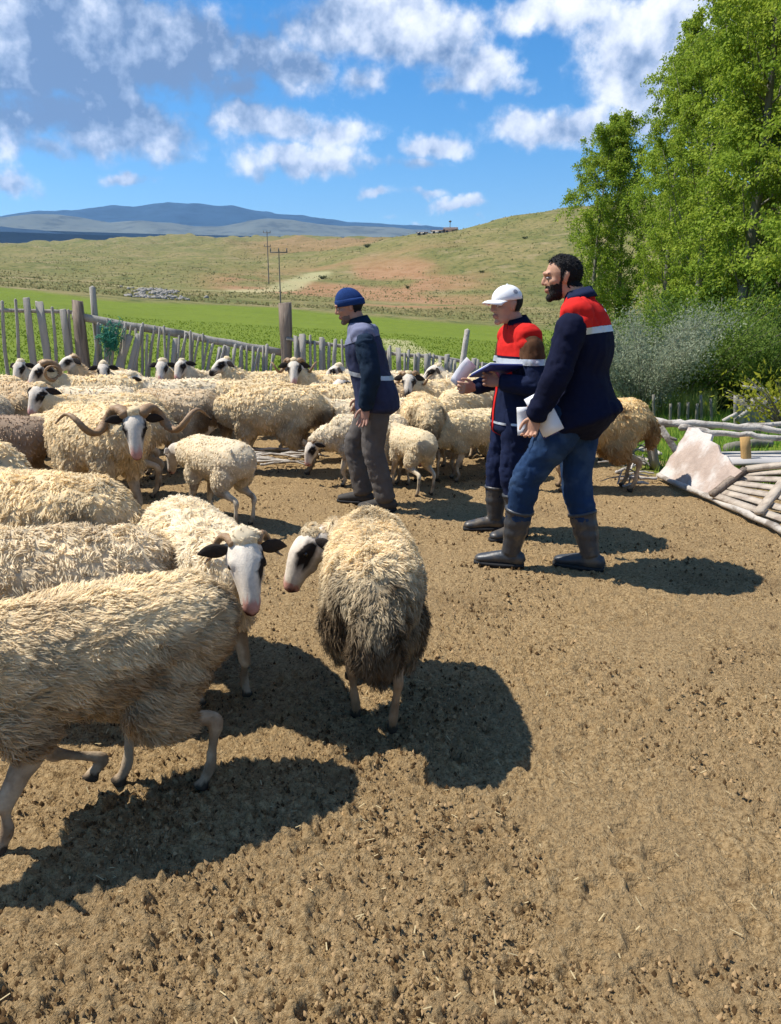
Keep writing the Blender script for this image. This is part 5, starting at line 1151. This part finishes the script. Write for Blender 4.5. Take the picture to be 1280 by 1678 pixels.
def man_bearded():
    p = at(885, 927); hd = 156
    J = dict(pelvis=(-.16, 0, .98), chest=(-.195, 0, 1.31), neck=(-.145, 0, 1.555), head=(-.040, 0, 1.672), shL=(-.165, .195, 1.485), elL=(-.095, .275, 1.16), wrL=(.015, .235, .935),
             shR=(-.165, -.195, 1.485), elR=(-.10, -.26, 1.16), wrR=(.06, -.17, .97), hipL=(-.145, .092, .93), knL=(.085, .105, .545), anL=(.165, .075, .085), hipR=(-.16, -.092, .93), knR=(-.175, -.075, .51), anR=(-.285, -.060, .085))
    r, D = person(p, hd, 'dark-haired bearded man in red and navy vest, blue jeans and rubber boots, holding papers', J, hyaw=20, hpitch=-4,
                  hands=[('wrL', (.25, .05, -1), (.95, -.1, .2), -1, .75), ('wrR', (.6, .2, -.8), (.7, .2, .6), 1, .7)], seed=1)
    J = D['J']; a, b, c, inh = D['a'], D['b'], D['c'], D['inh']
    nz = (fbm(D['V'] * 45, 2, 4) - .5) * .02
    hm = inh & (((c > .050 + nz + sstep(a, .01, .07) * .032) & (a < .095)) | ((a < -.012 + nz) & (c > -.055)) | ((a < .020) & (c > -.012) & (np.abs(b) > .055))) & ~((np.abs(b) > .078) & (c < .03))
    hair(r, D, 'hair', hm, np.where(a > .0, .011, .005), M_HAIR, 3, .25 + sstep(c, .0, .08) * .45, 3500, .013)
    bm_ = inh & (c < -.030 + nz + (1 - sstep(a, .012, .035)) * .035 - sstep(a, .06, .09) * .012) & (a > .004) & (c > -.125) & ~((a > .075) & (c > -.080) & (c < -.050) & (np.abs(b) < .026)) & (np.abs(b) < .075)
    mus = inh & (a > .070) & (c < -.036) & (c > -.051) & (np.abs(b) < .034)
    hair(r, D, 'beard', bm_ | mus, np.full(len(a), .0025), M_BEARD, 5, None, 2500, .008, (.3, 0, -1))
    TV, TF = trousers(J, 1.03, 11, .66); obj('jeans', new_mesh('jeans', TV, TF), r, M_JEAN)
    V, F = torso(J, hem=-.085, flare=.050, back=.055); V = wrinkle(V, F, .008, 21, (8, 8, 4)); V = wrinkle(V, F, .004, 71, (16, 16, 12)); obj('vest', new_mesh('vest', V, F), r, M_NAVY)
    band(r, V, F, 1.385, 9, M_RED, 'red_yoke', tilt=(.12, 0)); band(r, V, F, 1.350, 1.384, M_STRIPE, tilt=(.12, 0))
    band(r, V, F, .5, 1.35, M_RED, 'red_placket', extra=[((0, .028, 0), (0, 1, 0)), ((0, -.028, 0), (0, -1, 0)), ((-.15, 0, 0), (-1, 0, 0))])
    band(r, V, F, 1.455, 1.472, M_CAPW, 'white_print', .007, [((-.2, 0, 0), (1, 0, 0)), ((0, .03, 0), (0, 1, 0)), ((0, -.09, 0), (0, -1, 0))], tilt=(.12, 0))
    for sd in 'LR':
        sv, sf = sleeve(J, sd, 1.08, 31); obj('sleeve', new_mesh('sleeve', sv, sf), r, M_NAVY)
    collar(r, J, M_WORK, .070, .05)
    boot(r, J, 'L', (1, .12, 0)); boot(r, J, 'R', (1, -.05, 0))
    cb = empty('clipboard', worldpt(r, J['wrL'] + [.02, .0, -.03]), math.radians(hd)); tag(cb, 'clipboard with white sheets held against the thigh by the bearded man', 'clipboard')
    slab('board', cb, (-.06, -.035, .04), (.55, 0, 1), (1, 0, -.5), (.25, .13), M_BOARD, .006)
    for k in range(2): slab('sheet', cb, (-.055 - .012 * k, -.024 + .006 * k, .045), (.58, .05 * k, 1), (1, 0, -.55), (.235, .115), M_PAPER, .002, .006)
    slab('loose_sheet', cb, (.055, -.06, -.005), (.05, .1, 1), (1, .25, 0), (.16, .085), M_PAPER, .002, .012)
    return r

def man_cap():
    p = at(826, 874); hd = 192
    J = dict(pelvis=(-.05, 0, .87), chest=(-.07, 0, 1.15), neck=(-.035, 0, 1.40), head=(.045, 0, 1.530), shL=(-.055, .172, 1.345), elL=(-.08, .262, 1.035), wrL=(.145, .20, 1.06),
             shR=(-.055, -.172, 1.345), elR=(-.02, -.255, 1.04), wrR=(.215, -.10, 1.00), hipL=(-.05, .09, .83), knL=(-.0, .11, .46), anL=(-.055, .11, .085), hipR=(-.05, -.09, .83), knR=(.02, -.11, .46), anR=(.03, -.11, .085))
    r, D = person(p, hd, 'man in white cap and red and navy vest writing in a notebook', J, hyaw=10, hpitch=-4, skin=(.42, .235, .165),
                  hands=[('wrL', (.9, -.25, .15), (.1, -.3, 1), -1, .8), ('wrR', (.85, .35, .0), (.1, .2, 1), 1, .9)], seed=2)
    J = D['J']; a, b, c, inh = D['a'], D['b'], D['c'], D['inh']
    hair(r, D, 'hair', inh & (a < -.022) & (c > -.045) & (np.abs(b) < .076), np.full(len(a), .006), M_HAIR, 3)
    # cap: crown, peak, strap, faint emblem
    ccap = empty('cap', tuple(r.location), r.rotation_euler.z); tag(ccap, 'white baseball cap on the head of the man with the notebook', 'cap')
    hp = D['hp']; R = np.stack([D['f'], D['s'], D['u']])
    cv, cf = ball((0, 0, 0), (.104, .086, .090), 26, 15); keepv = cv[:, 2] > -.002; cv[:, 2] = np.where(cv[:, 2] < 0, cv[:, 2] * .12, cv[:, 2]); obj('crown', new_mesh('crown', cv @ R + hp(-.008, 0, .038), cf), ccap, M_CAPW)
    t1 = np.linspace(-1.15, 1.15, 17); V = []; 
    for k, (e, dz) in enumerate(((.0, .0), (.35, .0), (.7, -.004), (1.0, -.012))):
        for t in t1: V.append(hp(-.008 + math.cos(t) * .104 + e * .070 * math.cos(t) ** .5 if math.cos(t) > 0 else 0, math.sin(t) * (.087), .036 + dz - .012 * abs(math.sin(t)) ** 2 * (1 + e)))
    V = np.array(V); j = np.arange(16); q = np.concatenate([np.stack([k * 17 + j, k * 17 + j + 1, (k + 1) * 17 + j + 1, (k + 1) * 17 + j], -1) for k in range(3)])
    po = obj('peak', new_mesh('peak', V, q), ccap, M_CAPW); md = po.modifiers.new('s', 'SOLIDIFY'); md.thickness = .005
    bv, bf = ball(hp(-.010, 0, .129), (.008, .008, .005), 8, 6); obj('button', new_mesh('button', bv, bf), ccap, M_CAPW)
    # side emblem lies on the crown
    th = np.linspace(0, 2 * np.pi, 10, endpoint=False)
    ev = []
    for rr in (0, .018):
        for t in th:
            x, z = rr * math.cos(t) - .02, .045 + rr * .8 * math.sin(t); y = .0865 * math.sqrt(max(0, 1 - (x / .104) ** 2 - (z / .090) ** 2)) + .0015; ev.append(hp(-.008 + x, y, .038 + z))
    j = np.arange(10); k2 = (j + 1) % 10; obj('emblem', new_mesh('emblem', np.array(ev), np.stack([j, k2, 10 + k2, 10 + j], -1)), ccap, M_GREYI)
    TV, TF = trousers(J, 1.0, 13, .70); obj('trousers', new_mesh('trousers', TV, TF), r, M_WORK)
    V, F = torso(J, hem=-.13, flare=.012); V = wrinkle(V, F, .009, 22, (8, 8, 6)); V = wrinkle(V, F, .004, 72, (16, 16, 14)); obj('vest', new_mesh('vest', V, F), r, M_WORK)
    band(r, V, F, 1.215, 9, M_RED, 'red_yoke'); band(r, V, F, 1.165, 1.2, M_STRIPE, off=.0055, extra=[]); 
    band(r, V, F, 1.085, 1.163, M_RED, 'pocket_flap', .005, [((0, .135, 0), (0, 1, 0)), ((0, .03, 0), (0, -1, 0)), ((-.02, 0, 0), (-1, 0, 0))])
    band(r, V, F, .5, 1.162, M_RED, 'red_placket', .005, [((0, .014, 0), (0, 1, 0)), ((0, -.016, 0), (0, -1, 0)), ((-.05, 0, 0), (-1, 0, 0))])
    band(r, V, F, .775, .79, M_STRIPE, 'hem_stripe', .0045)
    bd = []
    bx_, by_ = .088, .085
    th = np.linspace(0, 2 * np.pi, 20, endpoint=False); 
    m_ = shell(V, F, [((0, by_ + .032 * math.cos(t), 1.035 + .032 * math.sin(t)), (0, math.cos(t), math.sin(t))) for t in th] + [((-.02, 0, 0), (-1, 0, 0))], .007); obj('round_badge', m_, r, M_CAPW)
    for sd in 'LR':
        sv, sf = sleeve(J, sd, .95, 33, .93); obj('sleeve', new_mesh('sleeve', sv, sf), r, M_WORK)
        sp = shell(sv, sf, [((0, 0, 1.205), (0, 0, -1))], .003); obj('brown_sleeve_top', sp, r, M_BROWN)
        sp = shell(sv, sf, [((0, 0, 1.203), (0, 0, 1)), ((0, 0, 1.165), (0, 0, -1))], .0045); obj('sleeve_stripe', sp, r, M_STRIPE)
    collar(r, J, M_NAVY, .070, .05)
    boot(r, J, 'L', (1, .25, 0)); boot(r, J, 'R', (1, -.2, 0))
    nb_ = empty('notebook', worldpt(r, J['wrL'] + [.05, -.05, .05]), math.radians(hd)); tag(nb_, 'blue notebook with white pages lying on the forearm of the man in the cap', 'notebook')
    slab('cover', nb_, (-.05, .02, .018), (1, .35, .05), (-.3, 1, .45), (.30, .22), M_BOARD, .008); slab('page', nb_, (-.05, .02, .028), (1, .35, .05), (-.3, 1, .45), (.285, .205), M_PAPER, .006, .003)
    sh = empty('paper_sheet', worldpt(r, J['wrR'] + [.075, -.03, .05]), math.radians(hd)); tag(sh, 'white paper sheet in the far hand of the man in the cap', 'paper')
    slab('sheet', sh, (.0, .0, .045), (-.60, -.12, .75), (.75, .2, .60), (.19, .10), M_PAPER, .002, .015)
    return r

def man_beanie():
    p = at(600, 829); hd = 170
    J = dict(pelvis=(-.085, 0, .865), chest=(-.01, 0, 1.155), neck=(.035, 0, 1.39), head=(.115, 0, 1.525), shL=(-.03, .19, 1.335), elL=(-.10, .265, 1.04), wrL=(-.055, .245, .81),
             shR=(.0, -.19, 1.335), elR=(-.03, -.255, 1.03), wrR=(.08, -.2, .83), hipL=(-.09, .09, .82), knL=(-.085, .11, .46), anL=(-.18, .115, .085), hipR=(-.07, -.09, .82), knR=(.11, -.10, .47), anR=(.04, -.09, .085))
    r, D = person(p, hd, 'stooping man in blue knitted hat, navy vest and grey trousers beside the sheep', J, hyaw=12, hpitch=-14, skin=(.40, .21, .145),
                  hands=[('wrL', (.18, .02, -1), (.95, -.25, .1), -1, .28), ('wrR', (.3, .1, -1), (.9, .3, .2), 1, .4)], seed=3)
    J = D['J']; a, b, c, inh = D['a'], D['b'], D['c'], D['inh']
    hair(r, D, 'hair', inh & (a < -.022) & (c > -.055) & (c < .03) & (np.abs(b) < .076), np.full(len(a), .005), M_HAIR, 3)
    hair(r, D, 'stubble', inh & (c < -.052) & (a > .01) & (c > -.118) & ~((a > .075) & (c > -.080) & (np.abs(b) < .026)), np.full(len(a), .0022), mat('grey_stubble', (.16, .11, .09), .9, .1, .4, 150), 5)
    ht_ = empty('knitted_hat', tuple(r.location), r.rotation_euler.z); tag(ht_, 'blue knitted hat on the head of the stooping man', 'hat')
    hp = D['hp']; R = np.stack([D['f'], D['s'], D['u']])
    V, F = ball((0, 0, 0), (.107, .087, .108), 28, 17); z = V[:, 2]; V[:, 2] = np.where(z < -.015, -.015 + (z + .015) * .25, z); V = V + nrm(V) * (.0022 * np.sin(np.arctan2(V[:, 1], V[:, 0]) * 26))[:, None]
    tilt = -.12 * (V[:, 0] / .1); V[:, 2] += tilt * -.12
    obj('crown', new_mesh('crown', V @ R + hp(-.012, 0, .030), F), ht_, M_BLUEK)
    th = np.linspace(0, 2 * np.pi, 40); C = np.stack([hp(-.012 + math.cos(t) * .100, math.sin(t) * .081, .030 + .014 * math.cos(t)) for t in th]); 
    tv, tf = tube(C, [(.010, .026)] * 40, side=tuple(D['u'] * 0 + D['f']), n=8, sub=1)
    C2 = np.array([hp(-.012 + math.cos(t) * .100, math.sin(t) * .081, .030 + .012 * math.cos(t)) for t in th[:-1]]); o_ = np.array([D['f'] * math.cos(t) + D['s'] * math.sin(t) for t in th[:-1]])
    rv = np.concatenate([C2 + o_ * .002 - D['u'] * .026, C2 + o_ * .011 - D['u'] * .02, C2 + o_ * .012 + D['u'] * .018, C2 + o_ * .002 + D['u'] * .026]); n = 39; j = np.arange(n); k2 = (j + 1) % n
    q = np.concatenate([np.stack([m * n + j, m * n + k2, (m + 1) * n + k2, (m + 1) * n + j], -1) for m in range(3)] + [np.stack([3 * n + j, 3 * n + k2, k2, j], -1)]); obj('brim', new_mesh('brim', rv, q), ht_, M_BLUEK)
    TV, TF = trousers(J, .98, 17, .99); obj('trousers', new_mesh('trousers', TV, TF), r, M_GREYT)
    V, F = torso(J, hem=-.09, flare=.018); V = wrinkle(V, F, .010, 23, (8, 8, 7)); V = wrinkle(V, F, .004, 73, (16, 16, 14)); obj('vest', new_mesh('vest', V, F), r, M_VESTG)
    band(r, V, F, 1.285, 9, M_SLATE, 'pale_yoke', tilt=(.3, 0)); band(r, V, F, 1.02, 1.052, M_STRIPE, tilt=(-.15, 0))
    for sd in 'LR':
        sv, sf = sleeve(J, sd, 1.05, 35); obj('sleeve', new_mesh('sleeve', sv, sf), r, M_TEAL)
    collar(r, J, M_TEAL, .070, .055)
    boot(r, J, 'L', (1, .1, 0), False, M_SHOE); boot(r, J, 'R', (1, -.1, 0), False, M_SHOE)
    return r
man_bearded(); man_cap(); man_beanie()
# ------------------------------------------------------------------ air: far things fade to blue
def build_haze():
    m_ = bpy.data.materials.new('haze'); m_.use_nodes = True; t = NT(m_.node_tree); t.n.clear()
    out = t.add('ShaderNodeOutputMaterial'); v = t.add('ShaderNodeVolumePrincipled')
    v.inputs['Color'].default_value = (.30, .58, 1.0, 1); v.inputs['Density'].default_value = 6.5e-5; v.inputs['Anisotropy'].default_value = .2
    t.put(out.inputs['Volume'], v.outputs[0])
    V, F = boxv((-500, 4200, 550), (11500, 10400, 1340)); V[:, 2] = np.where(V[:, 2] > 500, 1130, -400)
    o = obj('haze', new_mesh('haze', V, F, smooth=False), None, m_); tag(o, 'thin bluish haze over the far hills', 'haze', kind='stuff')
build_haze()
